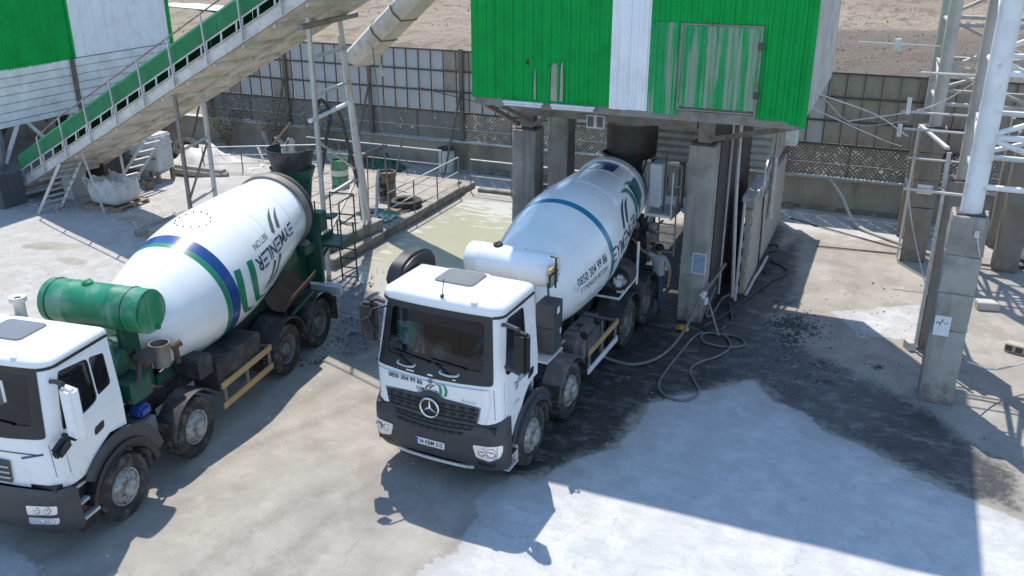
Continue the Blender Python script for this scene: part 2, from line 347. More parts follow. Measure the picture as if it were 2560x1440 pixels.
def sdf(P, poly):
    """signed distance to a polygon, positive inside"""
    x, y = P[:, 0], P[:, 1]; d = np.full(len(P), 1e9); ins = np.zeros(len(P), bool); n = len(poly)
    for i in range(n):
        ax, ay = poly[i]; bx, by = poly[(i + 1) % n]; ex, ey = bx - ax, by - ay
        t = np.clip(((x - ax) * ex + (y - ay) * ey) / (ex * ex + ey * ey + 1e-12), 0, 1)
        d = np.minimum(d, (x - ax - t * ex) ** 2 + (y - ay - t * ey) ** 2)
        c = ((ay > y) != (by > y)) & (x < ex * (y - ay) / (ey if abs(ey) > 1e-9 else 1e-9) + ax); ins ^= c
    return np.where(ins, np.sqrt(d), -np.sqrt(d))
def grid_mesh(name, xs, ys, zf, m):
    X, Y = np.meshgrid(xs, ys); P = np.stack([X.ravel(), Y.ravel()], 1); Z = zf(P)
    nx, ny = len(xs), len(ys); i = np.arange(nx * ny).reshape(ny, nx)
    F = np.stack([i[:-1, :-1], i[:-1, 1:], i[1:, 1:], i[1:, :-1]], -1).reshape(-1, 4)
    me = bpy.data.meshes.new(name); me.vertices.add(len(P)); me.vertices.foreach_set('co', np.column_stack([P, Z]).ravel())
    me.loops.add(F.size); me.loops.foreach_set('vertex_index', F.ravel()); me.polygons.add(len(F))
    me.polygons.foreach_set('loop_start', np.arange(0, F.size, 4)); me.polygons.foreach_set('use_smooth', np.ones(len(F), bool))
    me.update(); me.validate(); me.materials.append(m)
    o = bpy.data.objects.new(name, me); COL.objects.link(o); return o, P
def vnoise(P, s, seed):
    r = np.random.default_rng(seed); T = r.random((64, 64)); q = P * s; i = np.floor(q).astype(int); f = q - i; f = f * f * (3 - 2 * f)
    g = lambda a, b: T[(i[:, 0] + a) % 64, (i[:, 1] + b) % 64]
    return (g(0, 0) * (1 - f[:, 0]) + g(1, 0) * f[:, 0]) * (1 - f[:, 1]) + (g(0, 1) * (1 - f[:, 0]) + g(1, 1) * f[:, 0]) * f[:, 1] - .5
def ground_material():
    m = bpy.data.materials.new('yard_concrete'); m.use_nodes = True; t = m.node_tree; n = t.nodes; L = t.links; b = n["Principled BSDF"]
    tc = n.new("ShaderNodeTexCoord")
    def noise(sc, det=8, mp=None, rg=.6):
        x = n.new("ShaderNodeTexNoise"); x.inputs["Scale"].default_value = sc; x.inputs["Detail"].default_value = det; x.inputs["Roughness"].default_value = rg
        if mp:
            q = n.new("ShaderNodeMapping"); q.inputs["Scale"].default_value = mp[:3]; q.inputs["Rotation"].default_value = (0, 0, R(mp[3])); L.new(tc.outputs["Object"], q.inputs[0]); L.new(q.outputs[0], x.inputs[0])
        else: L.new(tc.outputs["Object"], x.inputs[0])
        return x.outputs[0]
    def mth(op, a, c):
        x = n.new("ShaderNodeMath"); x.operation = op
        for k, v in ((0, a), (1, c)):
            if hasattr(v, 'is_linked'): L.new(v, x.inputs[k])
            else: x.inputs[k].default_value = v
        return x.outputs[0]
    def rng(src, a, c, d=0, e=1):
        r = n.new("ShaderNodeMapRange"); r.inputs[1].default_value = a; r.inputs[2].default_value = c; r.inputs[3].default_value = d; r.inputs[4].default_value = e
        r.interpolation_type = 'SMOOTHSTEP'; L.new(src, r.inputs[0]); return r.outputs[0]
    def mix(f, a, c):
        x = n.new("ShaderNodeMix"); x.data_type = 'RGBA'; L.new(f, x.inputs[0])
        for s, k in ((a, 6), (c, 7)):
            if hasattr(s, 'is_linked'): L.new(s, x.inputs[k])
            else: x.inputs[k].default_value = (*s, 1)
        return x.outputs[2]
    def attr(nm):
        a = n.new("ShaderNodeAttribute"); a.attribute_name = nm; return a.outputs["Fac"]
    n1 = noise(.55, 10); n2 = noise(2.3, 9, None, .65); n3 = noise(9, 8); st = noise(1.1, 8, (5, .5, 1, 8)); fine = noise(55, 6)
    edge = mth('ADD', mth('MULTIPLY', mth('SUBTRACT', n2, .5), 1.1), mth('MULTIPLY', mth('SUBTRACT', n3, .5), .5))
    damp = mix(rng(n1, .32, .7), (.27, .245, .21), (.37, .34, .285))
    damp = mix(mth('MULTIPLY', rng(n2, .45, .75), .55), damp, (.43, .40, .345))
    damp = mix(mth('MULTIPLY', rng(st, .5, .72), .16), damp, (.20, .185, .16))
    damp = mix(mth('MULTIPLY', rng(noise(.9, 9), .54, .62), .35), damp, (.215, .19, .15))
    tk = mth('MULTIPLY', attr('track'), rng(noise(1.7, 9, None, .65), .32, .62)); damp = mix(mth('MULTIPLY', tk, .6), damp, (.20, .18, .145)); damp = mix(mth('MULTIPLY', mth('MULTIPLY', attr('track'), rng(noise(14, 6), .5, .7)), .35), damp, (.15, .135, .11))
    pale = mix(rng(n2, .35, .7), (.37, .35, .315), (.455, .44, .41))
    pale = mix(mth('MULTIPLY', rng(n1, .5, .68), .6), pale, (.34, .31, .26))
    dry = mix(rng(n2, .35, .66), (.43, .43, .42), (.535, .53, .515))
    dry = mix(mth('MULTIPLY', mth('MULTIPLY', attr('track'), rng(noise(2.3, 9), .4, .6)), .4), dry, (.33, .325, .31))
    dry = mix(mth('MULTIPLY', rng(noise(1.6, 9, (1.2, 4, 1, -25)), .5, .68), .5), dry, (.38, .39, .39))
    dry = mix(mth('MULTIPLY', rng(n3, .6, .74), .5), dry, (.30, .29, .28))
    wet = mix(rng(n2, .35, .7), (.030, .030, .030), (.062, .059, .053))  # wet mud, coloured extra dark to deepen the shade in the bay
    wet = mix(mth('MULTIPLY', rng(noise(3.3, 9), .5, .66), .75), wet, (.13, .12, .11))
    wet = mix(mth('MULTIPLY', rng(noise(1.1, 10, (1, 2.6, 1, -28), .7), .53, .66), .7), wet, (.21, .20, .18))
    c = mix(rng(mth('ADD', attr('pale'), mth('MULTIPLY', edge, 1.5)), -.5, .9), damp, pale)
    fw = rng(mth('ADD', attr('dark'), mth('MULTIPLY', edge, .9)), -.12, .3); c = mix(fw, c, wet)
    fe = mth('ADD', attr('dry'), mth('MULTIPLY', edge, .42)); fd = mth('ADD', mth('MULTIPLY', rng(fe, -.04, .04), .62), mth('MULTIPLY', rng(fe, .0, .75), .38)); c = mix(fd, c, dry)
    sc2 = rng(noise(2.2, 10, (1, 3.2, 1, 35), .7), .56, .66); c = mix(mth('MULTIPLY', mth('MULTIPLY', sc2, fd), .3), c, (.66, .66, .65))
    sc3 = rng(noise(1.1, 10, (3, 1, 1, -20), .7), .60, .70); c = mix(mth('MULTIPLY', mth('MULTIPLY', sc3, fd), .45), c, (.27, .27, .265))
    # grit, oil and splashes
    v = n.new("ShaderNodeTexVoronoi"); v.inputs["Scale"].default_value = 7; L.new(tc.outputs["Object"], v.inputs[0])
    sp = mth('MULTIPLY', rng(v.outputs["Distance"], .10, .04), rng(noise(.8, 6), .53, .66)); c = mix(mth('MULTIPLY', sp, .75), c, (.06, .055, .05))
    # cracks, few and thin
    cv = n.new("ShaderNodeTexVoronoi"); cv.feature = 'DISTANCE_TO_EDGE'; cv.inputs["Scale"].default_value = .22
    wv = n.new("ShaderNodeVectorMath"); wv.operation = 'ADD'; nv = n.new("ShaderNodeTexNoise"); nv.inputs["Scale"].default_value = 1.2; nv.inputs["Detail"].default_value = 7
    L.new(tc.outputs["Object"], nv.inputs[0]); L.new(tc.outputs["Object"], wv.inputs[0]); L.new(nv.outputs["Color"], wv.inputs[1]); L.new(wv.outputs[0], cv.inputs[0])
    c = mix(mth('MULTIPLY', mth('MULTIPLY', rng(cv.outputs["Distance"], .004, .001), .22), rng(n1, .45, .55)), c, (.14, .13, .11))
    hv = n.new("ShaderNodeHueSaturation"); hv.inputs["Value"].default_value = 1; L.new(c, hv.inputs["Color"]); L.new(rng(fine, .3, .7, .88, 1.1), hv.inputs["Value"])
    L.new(hv.outputs[0], b.inputs["Base Color"])
    ro = mth('SUBTRACT', .88, mth('MULTIPLY', mth('MULTIPLY', fw, mth('SUBTRACT', 1, fd)), .45)); L.new(ro, b.inputs["Roughness"])
    bp = n.new("ShaderNodeBump"); bp.inputs["Strength"].default_value = .55; bp.inputs["Distance"].default_value = .03
    L.new(mth('ADD', mth('MULTIPLY', n3, .6), mth('MULTIPLY', fine, .25)), bp.inputs["Height"]); L.new(bp.outputs[0], b.inputs["Normal"])
    return m
xs = np.concatenate([np.arange(-60, -32, 2), np.arange(-32, 5.01, .1), np.arange(6, 30, 2)]); ys = np.concatenate([np.arange(-30, 4, 2), np.arange(4, 30.15, .1)])
def gz(P):
    pond = sdf(P, POND); z = vnoise(P, .9, 1) * .018 + vnoise(P, 3.1, 2) * .008
    z = np.minimum(z, .02) - np.clip(pond, 0, .8) / .8 * .12
    # heap of spilled cement under the conveyor, low mound by the bags
    z += .30 * np.exp(-(((P[:, 0] + 21.5) / 1.5) ** 2 + ((P[:, 1] - 24.2) / 1.3) ** 2)) + .2 * np.exp(-(((P[:, 0] + 24.5) / 2.5) ** 2 + ((P[:, 1] - 27) / 1.5) ** 2)) * (1 + vnoise(P, 2, 4))
    return z
gmat = ground_material()
ground, GP = grid_mesh('yard_ground', xs, ys, gz, gmat); kind(ground, 'structure')
for nm, val in (('dry', np.max([sdf(GP, p) for p in DRY], 0)), ('dark', np.max([sdf(GP, p) for p in DARK], 0)),
                ('pale', np.maximum(np.maximum(np.clip((-14.2 - GP[:, 0]) * .7, -3, 2), np.clip((GP[:, 1] - 27.2) * .8, -3, 1)), np.clip((6.4 - GP[:, 1]) * .8, -3, 2)) - 4 * np.exp(-((GP[:, 0] + 21.9) / 1.0) ** 2 - ((GP[:, 1] - 17.6 - .25 * (GP[:, 0] + 21.9)) / .4) ** 2) - 3 * np.exp(-((GP[:, 0] + 20.4) / .7) ** 2 - ((GP[:, 1] - 16.9) / .28) ** 2) - 4 * np.exp(-((GP[:, 0] + 20.8) / 1.6) ** 2 - ((GP[:, 1] - 20.4) / .5) ** 2))):  # nearest strip, out of view, is kept pale to bounce light onto the tower
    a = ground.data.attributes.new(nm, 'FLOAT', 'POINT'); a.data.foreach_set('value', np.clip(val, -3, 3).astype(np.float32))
def pdist(P, pl):
    d = np.full(len(P), 1e9)
    for (ax, ay), (bx, by) in zip(pl[:-1], pl[1:]):
        ex, ey = bx - ax, by - ay; t = np.clip(((P[:, 0] - ax) * ex + (P[:, 1] - ay) * ey) / (ex * ex + ey * ey), 0, 1); d = np.minimum(d, np.hypot(P[:, 0] - ax - t * ex, P[:, 1] - ay - t * ey))
    return d
tr = np.zeros(len(GP))
for path, amp in (([(-5.9, 24), (-6.1, 12.5), (-6.5, 8), (-7.6, 4), (-9.5, 0)], 1), ([(-9.6, 22), (-10.6, 15), (-11.4, 8.5), (-11.9, 4), (-12, 0)], 1), ([(-6.5, 19), (-7.4, 14), (-9.0, 10), (-9.6, 6), (-9.4, 1)], .9), ([(-1.2, 24), (-1.6, 18), (-1.2, 13), (-1.8, 8), (-3.2, 3)], .8), ([(-6.8, 12), (-5.2, 9.6), (-3.2, 7.6), (-.5, 5.6)], .6), ([(-16, 20), (-13.4, 15), (-12.2, 10), (-12.6, 4)], .7)):
    pl = [tuple(p)[:2] for p in spline([(a_, b_, 0) for a_, b_ in path], 12)]
    c = pdist(GP, pl); tr = np.maximum(tr, amp * np.exp(-((np.abs(c - 1.02)) / .20) ** 2))
a = ground.data.attributes.new('track', 'FLOAT', 'POINT'); a.data.foreach_set('value', tr.astype(np.float32))
# basin of milky water
def water_material():
    m = bpy.data.materials.new('milky_water'); m.use_nodes = True; t = m.node_tree; n = t.nodes; L = t.links; b = n["Principled BSDF"]
    tc = n.new("ShaderNodeTexCoord"); mp = n.new("ShaderNodeMapping"); mp.inputs["Scale"].default_value = (1.0, 3.2, 1); mp.inputs["Rotation"].default_value = (0, 0, R(-12)); L.new(tc.outputs["Object"], mp.inputs[0])
    x = n.new("ShaderNodeTexNoise"); x.inputs["Scale"].default_value = 1.7; x.inputs["Detail"].default_value = 9; L.new(mp.outputs[0], x.inputs[0])
    y = n.new("ShaderNodeTexNoise"); y.inputs["Scale"].default_value = .5; y.inputs["Detail"].default_value = 5; L.new(tc.outputs["Object"], y.inputs[0])
    a = n.new("ShaderNodeAttribute"); a.attribute_name = 'foam'
    s = n.new("ShaderNodeMath"); s.operation = 'ADD'; L.new(x.outputs[0], s.inputs[0]); L.new(a.outputs["Fac"], s.inputs[1])
    r = n.new("ShaderNodeMapRange"); r.inputs[1].default_value = .66; r.inputs[2].default_value = .76; L.new(s.outputs[0], r.inputs[0])
    c0 = n.new("ShaderNodeMix"); c0.data_type = 'RGBA'; c0.inputs[6].default_value = (.37, .36, .245, 1); c0.inputs[7].default_value = (.43, .415, .29, 1); L.new(y.outputs[0], c0.inputs[0])
    e_ = n.new('ShaderNodeAttribute'); e_.attribute_name = 'silt'; ce = n.new('ShaderNodeMix'); ce.data_type = 'RGBA'; es = n.new('ShaderNodeMath'); es.operation = 'MULTIPLY'; L.new(e_.outputs['Fac'], es.inputs[0]); L.new(x.outputs[0], es.inputs[1]); L.new(es.outputs[0], ce.inputs[0]); L.new(c0.outputs[2], ce.inputs[6]); ce.inputs[7].default_value = (.40, .37, .30, 1)
    c1 = n.new("ShaderNodeMix"); c1.data_type = 'RGBA'; L.new(ce.outputs[2], c1.inputs[6]); c1.inputs[7].default_value = (.55, .54, .49, 1); L.new(r.outputs[0], c1.inputs[0])
    L.new(c1.outputs[2], b.inputs["Base Color"]); b.inputs["Roughness"].default_value = .16; b.inputs["IOR"].default_value = 1.33
    bp = n.new("ShaderNodeBump"); bp.inputs["Strength"].default_value = .12; bp.inputs["Distance"].default_value = .03; L.new(x.outputs[0], bp.inputs["Height"]); L.new(bp.outputs[0], b.inputs["Normal"])
    return m
px = np.arange(-13.35, -7.0, .1); py = np.arange(17.4, 27.4, .1)
water, WP = grid_mesh('basin_water', px, py, lambda P: np.full(len(P), -.035), water_material()); kind(water, 'structure')
fo = np.clip(.30 * (WP[:, 1] - 23.2 + (WP[:, 0] + 10.5) * .35) / 2.6, -.3, .30); fo = np.maximum(fo, .16 * np.exp(-((WP[:, 0] + 12.9) / .5) ** 2) - .02)
a = water.data.attributes.new('silt', 'FLOAT', 'POINT'); a.data.foreach_set('value', np.clip(1.9 * np.exp(-np.abs(sdf(WP, POND)) / .7) + np.clip((20.2 - WP[:, 1]) * .6, 0, 1.6), 0, 2).astype(np.float32))
a = water.data.attributes.new('foam', 'FLOAT', 'POINT'); a.data.foreach_set('value', fo.astype(np.float32))

# ------------------------------------------------------------------ dry hillside beyond the fence
def hill_material():
    m = bpy.data.materials.new('dry_hillside'); m.use_nodes = True; t = m.node_tree; n = t.nodes; L = t.links; b = n["Principled BSDF"]; b.inputs["Roughness"].default_value = .95
    tc = n.new("ShaderNodeTexCoord")
    def nz(s, d=8, mp=(1, 1, 1)):
        q = n.new("ShaderNodeMapping"); q.inputs["Scale"].default_value = mp; L.new(tc.outputs["Object"], q.inputs[0])
        x = n.new("ShaderNodeTexNoise"); x.inputs["Scale"].default_value = s; x.inputs["Detail"].default_value = d; x.inputs["Roughness"].default_value = .65; L.new(q.outputs[0], x.inputs[0]); return x.outputs[0]
    def mix(src, a, c, A, B):
        r = n.new("ShaderNodeMapRange"); r.inputs[1].default_value = a; r.inputs[2].default_value = c; L.new(src, r.inputs[0])
        x = n.new("ShaderNodeMix"); x.data_type = 'RGBA'; L.new(r.outputs[0], x.inputs[0])
        for s, k in ((A, 6), (B, 7)):
            if hasattr(s, 'is_linked'): L.new(s, x.inputs[k])
            else: x.inputs[k].default_value = (*s, 1)
        return x.outputs[2]
    c = mix(nz(.06), .35, .65, (.355, .285, .19), (.29, .225, .15))
    c = mix(nz(.9, 10, (1, .5, 1)), .50, .62, c, (.21, .155, .10))
    at = n.new("ShaderNodeAttribute"); at.attribute_name = 'scrub'
    ad = n.new("ShaderNodeMath"); ad.operation = 'ADD'; L.new(at.outputs["Fac"], ad.inputs[0]); L.new(nz(1.6, 10, (.6, 1.3, 1)), ad.inputs[1])
    c = mix(ad.outputs[0], .62, .95, c, (.165, .125, .085))
    L.new(c, b.inputs["Base Color"])
    bp = n.new("ShaderNodeBump"); bp.inputs["Strength"].default_value = 1; bp.inputs["Distance"].default_value = .5; L.new(nz(1.8, 10), bp.inputs["Height"]); L.new(bp.outputs[0], b.inputs["Normal"])
    return m
hx = np.concatenate([np.linspace(-900, -140, 20), np.arange(-130, 60, .8), np.linspace(70, 700, 20)]); hy = np.concatenate([np.linspace(-500, -20, 12), np.arange(-10, 30, 8), np.arange(30.45, 44, .35), np.arange(44, 125, .9), np.linspace(130, 900, 30)])
def hz(P):
    u, v = P[:, 0], P[:, 1]; z = np.where(v > 31.2, vnoise(P, .08, 5) * 1.6 + vnoise(P, .4, 6) * .30 + vnoise(P, 1.1, 8) * .16 + np.clip(v - 36, 0, 300) * .012, 0)
    z = z * np.clip((v - 31.2) / 6, 0, 1) + np.clip((v - 31) / 3, 0, 1) * .35; z = np.where(v > 30.4, z, -.35)
    return np.where(v < 30.4, -.35, z)
hill, HP = grid_mesh('hillside', hx, hy, hz, hill_material()); kind(hill, 'structure')
sc_ = np.clip((HP[:, 0] + 22) / 10, 0, 1) * np.clip((88 - HP[:, 1]) / 10, 0, 1) * .5 + vnoise(HP, .05, 9) * .35
a = hill.data.attributes.new('scrub', 'FLOAT', 'POINT'); a.data.foreach_set('value', sc_.astype(np.float32))
# dry tufts on the slope, one mass
N = 14000; u = RNG.uniform(-75, 25, N); v = 31.5 + RNG.random(N) ** 1.5 * 85; P = np.stack([u, v], 1); keep = (vnoise(P, .12, 11) + np.clip((u + 20) / 40, -.3, .3) * (v < 72)) > -.02; P = P[keep]; Z = hz(P)
vs = []; fs = []
for (x, y), z in zip(P, Z):
    s = random.uniform(.05, .13) * (1.8 if random.random() < .05 else 1)
    for k in range(3):
        a = random.uniform(0, 6.28); w = s * .35; i = len(vs); dx, dy = math.cos(a), math.sin(a)
        vs += [(x - dx * w, y - dy * w, z - .03), (x + dx * w, y + dy * w, z - .03), (x + dy * s * .6 + dx * w * .5, y - dx * s * .6, z + s)]; fs.append((i, i + 1, i + 2))
me = bpy.data.meshes.new('dry_grass'); me.from_pydata(vs, [], fs); me.materials.append(M['straw']); o = bpy.data.objects.new('dry_grass', me); COL.objects.link(o); kind(o, 'stuff')
# pale track and low far wall on the slope, left of the bunker
o = MB().add([(-86, 78, .9), (-38, 66, .7), (-38, 69, .75), (-86, 82, .95)], [(0, 1, 2, 3)]).build('dirt_track', 'dust_sheet'); kind(o, 'structure')

# ------------------------------------------------------------------ low concrete wall, sheet fence, net
t = thing('retaining_wall', 'low stained concrete wall running along the foot of the sheet metal fence', 'wall', (-10, 30.2, 0))
MB().b6(-34, 9.5, 30.1, 30.38, -.1, 1.0).build('wall_body', 'wall_concrete', t, bev=.015)
MB().b6(-34, 9.5, 30.03, 30.40, 1.003, 1.06).build('coping', 'concrete_pale', t, bev=.01)
MB().b6(-14, -2.6, 29.75, 30.09, -.05, .13).b6(-2.5, 9, 29.9, 30.09, -.05, .1).build('footing', 'concrete', t, bev=.01)
FV = 30.24
t = thing('boundary_fence', 'tall grey sheet metal fence with dark bars above the low wall', 'fence', (-10, FV, 0))
cw = .52; x0 = -27.0; ncol = 66; rows = [(2.16, 2.86), (2.90, 3.60), (3.64, 4.32)]
pan = MB((0, 0, 0)); pan.box((0, 0, 0), (cw - .05, .012, .70)); pa = pan.build('panel', 'fence_panel', t, bev=0, world=False); pb = bpy.data.meshes.new_from_object(pa); pb.name = 'panel_b'; pb.materials.clear(); pb.materials.append(M['fence_panel_b'])
first = True
for i in range(ncol):
    xc = x0 + (i + .5) * cw
    for (z0, z1) in rows:
        if first: o = pa; first = False
        else: o = share(pa, t)
        if xc > -2 or random.random() < .13: o.data = pb
        o.location = (xc + 10, random.uniform(-.006, .006), (z0 + z1) / 2); o.rotation_euler = (random.uniform(-.012, .012), 0, random.uniform(-.015, .015))
b = MB()
for i in range(ncol + 1): b.b6(x0 + i * cw - .02, x0 + i * cw + .02, FV - .06, FV - .02, 2.12, 4.34)
b.each('batten', 'fence_bar', t); b = MB()
for z in (2.12, 2.88, 3.62, 4.36): b.b6(x0, x0 + ncol * cw, FV - .065, FV - .008, z - .028, z + .028)
b.each('rail', 'fence_bar', t)
for i, xp in enumerate(np.arange(-26.5, 8, 3.9)):
    MB().b6(xp - .07, xp + .07, FV - .18, FV - .07, 1.06, 4.45).bar((xp, FV - .13, 3.1), (xp - .1, FV - 1.5, .1), .06).build('post', 'steel_brown', t)
MB().b6(-12.9, -12.45, FV - .06, FV - .03, 2.1, 4.3).build('concrete_post', 'concrete', t)
# coarse shade net under the sheets: real strands
b = MB(); st = .13
def strand(p, q, w):
    p, q = Vector(p), Vector(q); d = (q - p).normalized(); nn = Vector((-d.z, 0, d.x)) * w / 2; k = len(b.v)
    b.v += [tuple(p - nn), tuple(p + nn), tuple(q + nn), tuple(q - nn)]; b.f.append((k, k + 1, k + 2, k + 3)); b.m.append(0)
x = x0
while x < 7.3:
    z = 1.06; j = 0
    while z < 2.05:
        w = .05 + .03 * random.random() + (.03 if x < -15 else 0)
        if random.random() < .94: strand((x, FV + .03 * math.sin(x * 1.7), z), (x + st, FV, z + st), w)
        if random.random() < .94: strand((x + st, FV - .008, z), (x, FV - .008, z + st), w)
        z += st
    x += st
o = b.build('net', 'net', t); kind(o, 'stuff')
for xp in np.arange(-26.5, 7.3, 1.95): MB().b6(xp - .025, xp + .025, FV - .04, FV - .01, 1.06, 2.12).build('net_post', 'steel_brown', t)
for z in (1.08, 1.5): MB().tube([(x0, FV - .03, z), (7.3, FV - .03, z)], .014, 6).build('net_wire', 'galv', t)
t0 = t
tag(MB().tube(spline([(-16.5, 29.95, 3.0), (-13.8, 30.05, 2.55), (-12.2, 30.1, 2.35), (-9.5, 30.1, 2.6), (-8, 30.0, 3.0)]), .016, 6).build('sagging_cable', 'hose_dark'), 'thin dark cable sagging across the sheet metal fence', 'cable')
tag(MB().tube([(-15.5, 29.95, 1.09), (-8.2, 29.92, 1.10)], .035, 8).build('loose_pipe', 'galv'), 'long pale pipe lying along the top of the low wall left of the tower', 'pipe')
tag(MB().tube([(-2.7, 29.95, 1.12), (2.9, 29.93, 1.10)], .045, 8).build('loose_pipe', 'galv'), 'long pale pipe lying on the low wall right of the tower', 'pipe')
tag(MB().tube(spline([(-1.6, 29.7, 1.1), (-1.2, 29.3, .75), (-.6, 28.4, .12), (.4, 27.5, .05), (1.6, 26.6, .05), (2.4, 26.2, .05)]), .05, 8).build('slack_hose', 'hose_pale'), 'pale hose drooping from the low wall on to the sunlit concrete', 'hose')
tag(MB().tube(spline([(-2.6, 28.6, .035), (0, 27.2, .035), (1.9, 26.3, .035)]), .022, 6).build('ground_cable', 'hose_dark'), 'thin dark cable crossing the pale concrete behind the tower', 'cable')
tag(MB().tube([(-1.55, 26.15, .035), (.62, 26.35, .035)], .02, 6).build('ground_cable', 'hose_dark'), 'straight dark cable running to the brown concrete pier across the pale concrete', 'cable')
# round black hoop against the net, white box
tag(MB().tube([(2.0 + .75 * math.cos(a), 30.05, 1.55 + .62 * math.sin(a)) for a in np.linspace(0, 6.28, 33)[:-1]], .05, 8, closed=True).build('hose_ring', 'hose_dark'), 'black hose ring hanging on the fence beside the brown piers', 'hose')
tag(MB().b6(1.05, 1.45, 30.02, 30.17, 2.35, 2.75).build('junction_box', 'paper', bev=.01), 'white square junction box on the fence right of the tower', 'box')
# raised deck of slabs
t = thing('slab_deck', 'raised deck of square concrete slabs beside the milky basin', 'deck', (-16, 24, 0))
MB().b6(-20.4, -13.33, 19.2, 28.1, -.2, .2).build('deck_base', 'concrete', t, bev=.02)
MB().b6(-13.66, -13.30, 19.15, 27.2, .203, .30).build('deck_kerb', 'concrete', t, bev=.02)
sl = MB().box((0, 0, 0), (1.2, 1.03, .08)).build('slab', 'plaster', t, bev=.012, world=False); k = 0
for i in range(5):
    for j in range(8):
        o = sl if k == 0 else share(sl, t); k += 1
        o.location = (-14.3 - i * 1.24 + 16, 19.75 + j * 1.07 - 24, .243 + random.uniform(-.006, .006)); o.rotation_euler = (random.uniform(-.006, .006), random.uniform(-.006, .006), random.uniform(-.008, .008))
def railing(label, pts, h=1.05, step=1.35, mid=1, post='steel', top='galv', r=.022):
    t = thing('deck_railing', label, 'railing', pts[0], group=None); P = [Vector(p) for p in pts]
    for i in range(len(P) - 1):
        a, c = P[i], P[i + 1]; L_ = (c - a).length; n = max(1, round(L_ / step))
        MB().tube([a + Vector((0, 0, h)), c + Vector((0, 0, h))], r, 8).build('handrail', top, t)
        for m_ in range(mid): MB().tube([a + Vector((0, 0, h * (m_ + 1) / (mid + 1))), c + Vector((0, 0, h * (m_ + 1) / (mid + 1)))], r * .8, 6).build('midrail', top, t)
        for k in range(n + (i == len(P) - 2)):
            q = a.lerp(c, k / n); MB().tube([q, q + Vector((0, 0, h))], r, 6).build('post', post, t)
    return t
railing('tubular railing along the deck edge above the milky basin', [(-13.45, 22.3, .30), (-13.45, 27.0, .30)], 1.0)
railing('pale tubular railing on the far edge of the slab deck', [(-20.3, 28.0, .2), (-14.6, 28.0, .2)], 1.0)
railing('thin railing at the left edge of the deck behind the green hopper', [(-23.2, 25.6, .1), (-19.6, 27.6, .1)], .95, mid=2)
railing('white braced railing along the far end of the basin', [(-13.2, 27.45, 0), (-8.6, 27.45, 0)], 1.15, 1.5)
MB().bar((-12.4, 27.45, 1.1), (-11.3, 27.45, .15), .04).bar((-11.6, 27.45, 1.1), (-10.2, 27.45, .45), .04)
railing('short rusty railing at the basin edge beside the drum of the nearer mixer', [(-9.05, 21.4, 0), (-8.5, 22.6, 0)], 1.1, .6, post='steel_brown', top='steel_brown')
tag(MB().b6(-13.0, -8.3, 27.55, 27.8, -.1, .12).build('basin_kerb', 'concrete', bev=.02), 'low concrete kerb closing the far end of the milky basin', 'kerb')
t = thing('concrete_beam', 'long dusty concrete beam lying at the near corner of the slab deck', 'beam', (-13.8, 20.4, 0))
MB().bar((-13.95, 19.1, .42), (-13.58, 21.9, .42), .38, .42).build('beam_body', 'concrete', t, bev=.02)
# ------------------------------------------------------------------ batching tower
def ribbed(mb, a0, a1, z0, z1, fn, pitch=.2, rw=.055, rh=.028, top=None):
    """trapezoid-ribbed sheet between a0 and a1; fn(a, z, out)"""
    pr = [(a0, 0)]; a = a0 + pitch * .35
    while a + rw * 1.6 < a1: pr += [(a, 0), (a + rw * .4, rh), (a + rw * 1.2, rh), (a + rw * 1.6, 0)]; a += pitch
    pr.append((a1, 0)); vs = []; n = len(pr)
    for th in (0, -.006):
        for z in (z0, z1): vs += [fn(p, z, h + th) for p, h in pr]
    fs = []
    for i in range(n - 1):
        fs += [(i, i + 1, n + i + 1, n + i), (2 * n + i, 3 * n + i, 3 * n + i + 1, 2 * n + i + 1), (i, 2 * n + i, 2 * n + i + 1, i + 1)]
    mb.add(vs, fs); return mb
T0, T1, TV, TB, TZ = -8.32, -1.58, 17.5, 5.25, 11.75
tw = thing('batching_tower', 'green ribbed sheet metal tower with a white stripe on four concrete columns', 'tower', (-4.95, 20.4, 0))
ff = lambda a, z, o: (a, TV - o, z)
def fsheet(a0, a1, z0, z1, m, o=0, lab=None):
    q = ribbed(MB(), a0, a1, z0, z1, lambda a, z, h: (a, TV - h - o, z)).build('wall_sheet', m, tw)
    if lab: q['label'] = lab
for i in range(3): fsheet(T0 + i * 1.0 + (.0 if i else -.03), T0 + (i + 1) * 1.0 - .004, TB - .02 * (i == 1) + .02, TZ, 'sheet_green', .003 * (i % 2))
fsheet(-5.318, -4.93, TB - .01, TZ, 'sheet_white', .004); fsheet(-4.926, -4.545, TB, TZ, 'sheet_white', .001)
fsheet(-4.54, -3.935, 6.96, TZ, 'sheet_green', .002); fsheet(-3.93, -2.44, 6.96, TZ, 'sheet_green', .004)
fsheet(-4.54, -3.935, TB - .03, 6.955, 'sheet_green_worn', .005, 'peeling green sheet streaked with bare grey metal')
fsheet(-2.436, -1.85, TB + .0, TZ, 'sheet_green', .002); fsheet(-1.846, T1 + .03, TB - .06, TZ, 'sheet_green', .006)
for u0, u1, z0, z1, m_ in ((-6.56, -6.42, 5.30, 6.08, 'fence_panel_b'), (-6.36, -6.29, 5.32, 6.10, 'fence_panel_b'), (-6.93, -6.88, 5.30, 5.95, 'fence_panel_b'), (-7.12, -7.02, 6.02, 6.14, 'rust'), (-6.62, -6.57, 6.0, 6.12, 'rust')): MB().add([(u0, TV - .034, z0 + random.uniform(-.02, .02)), (u1, TV - .034, z0), (u1 - .01, TV - .034, z1 - random.uniform(0, .1)), ((u0 + u1) / 2, TV - .034, z1), (u0 + .01, TV - .034, z1 - random.uniform(.02, .14))], [(0, 1, 2, 3, 4)]).build('bare_patch', m_, tw)
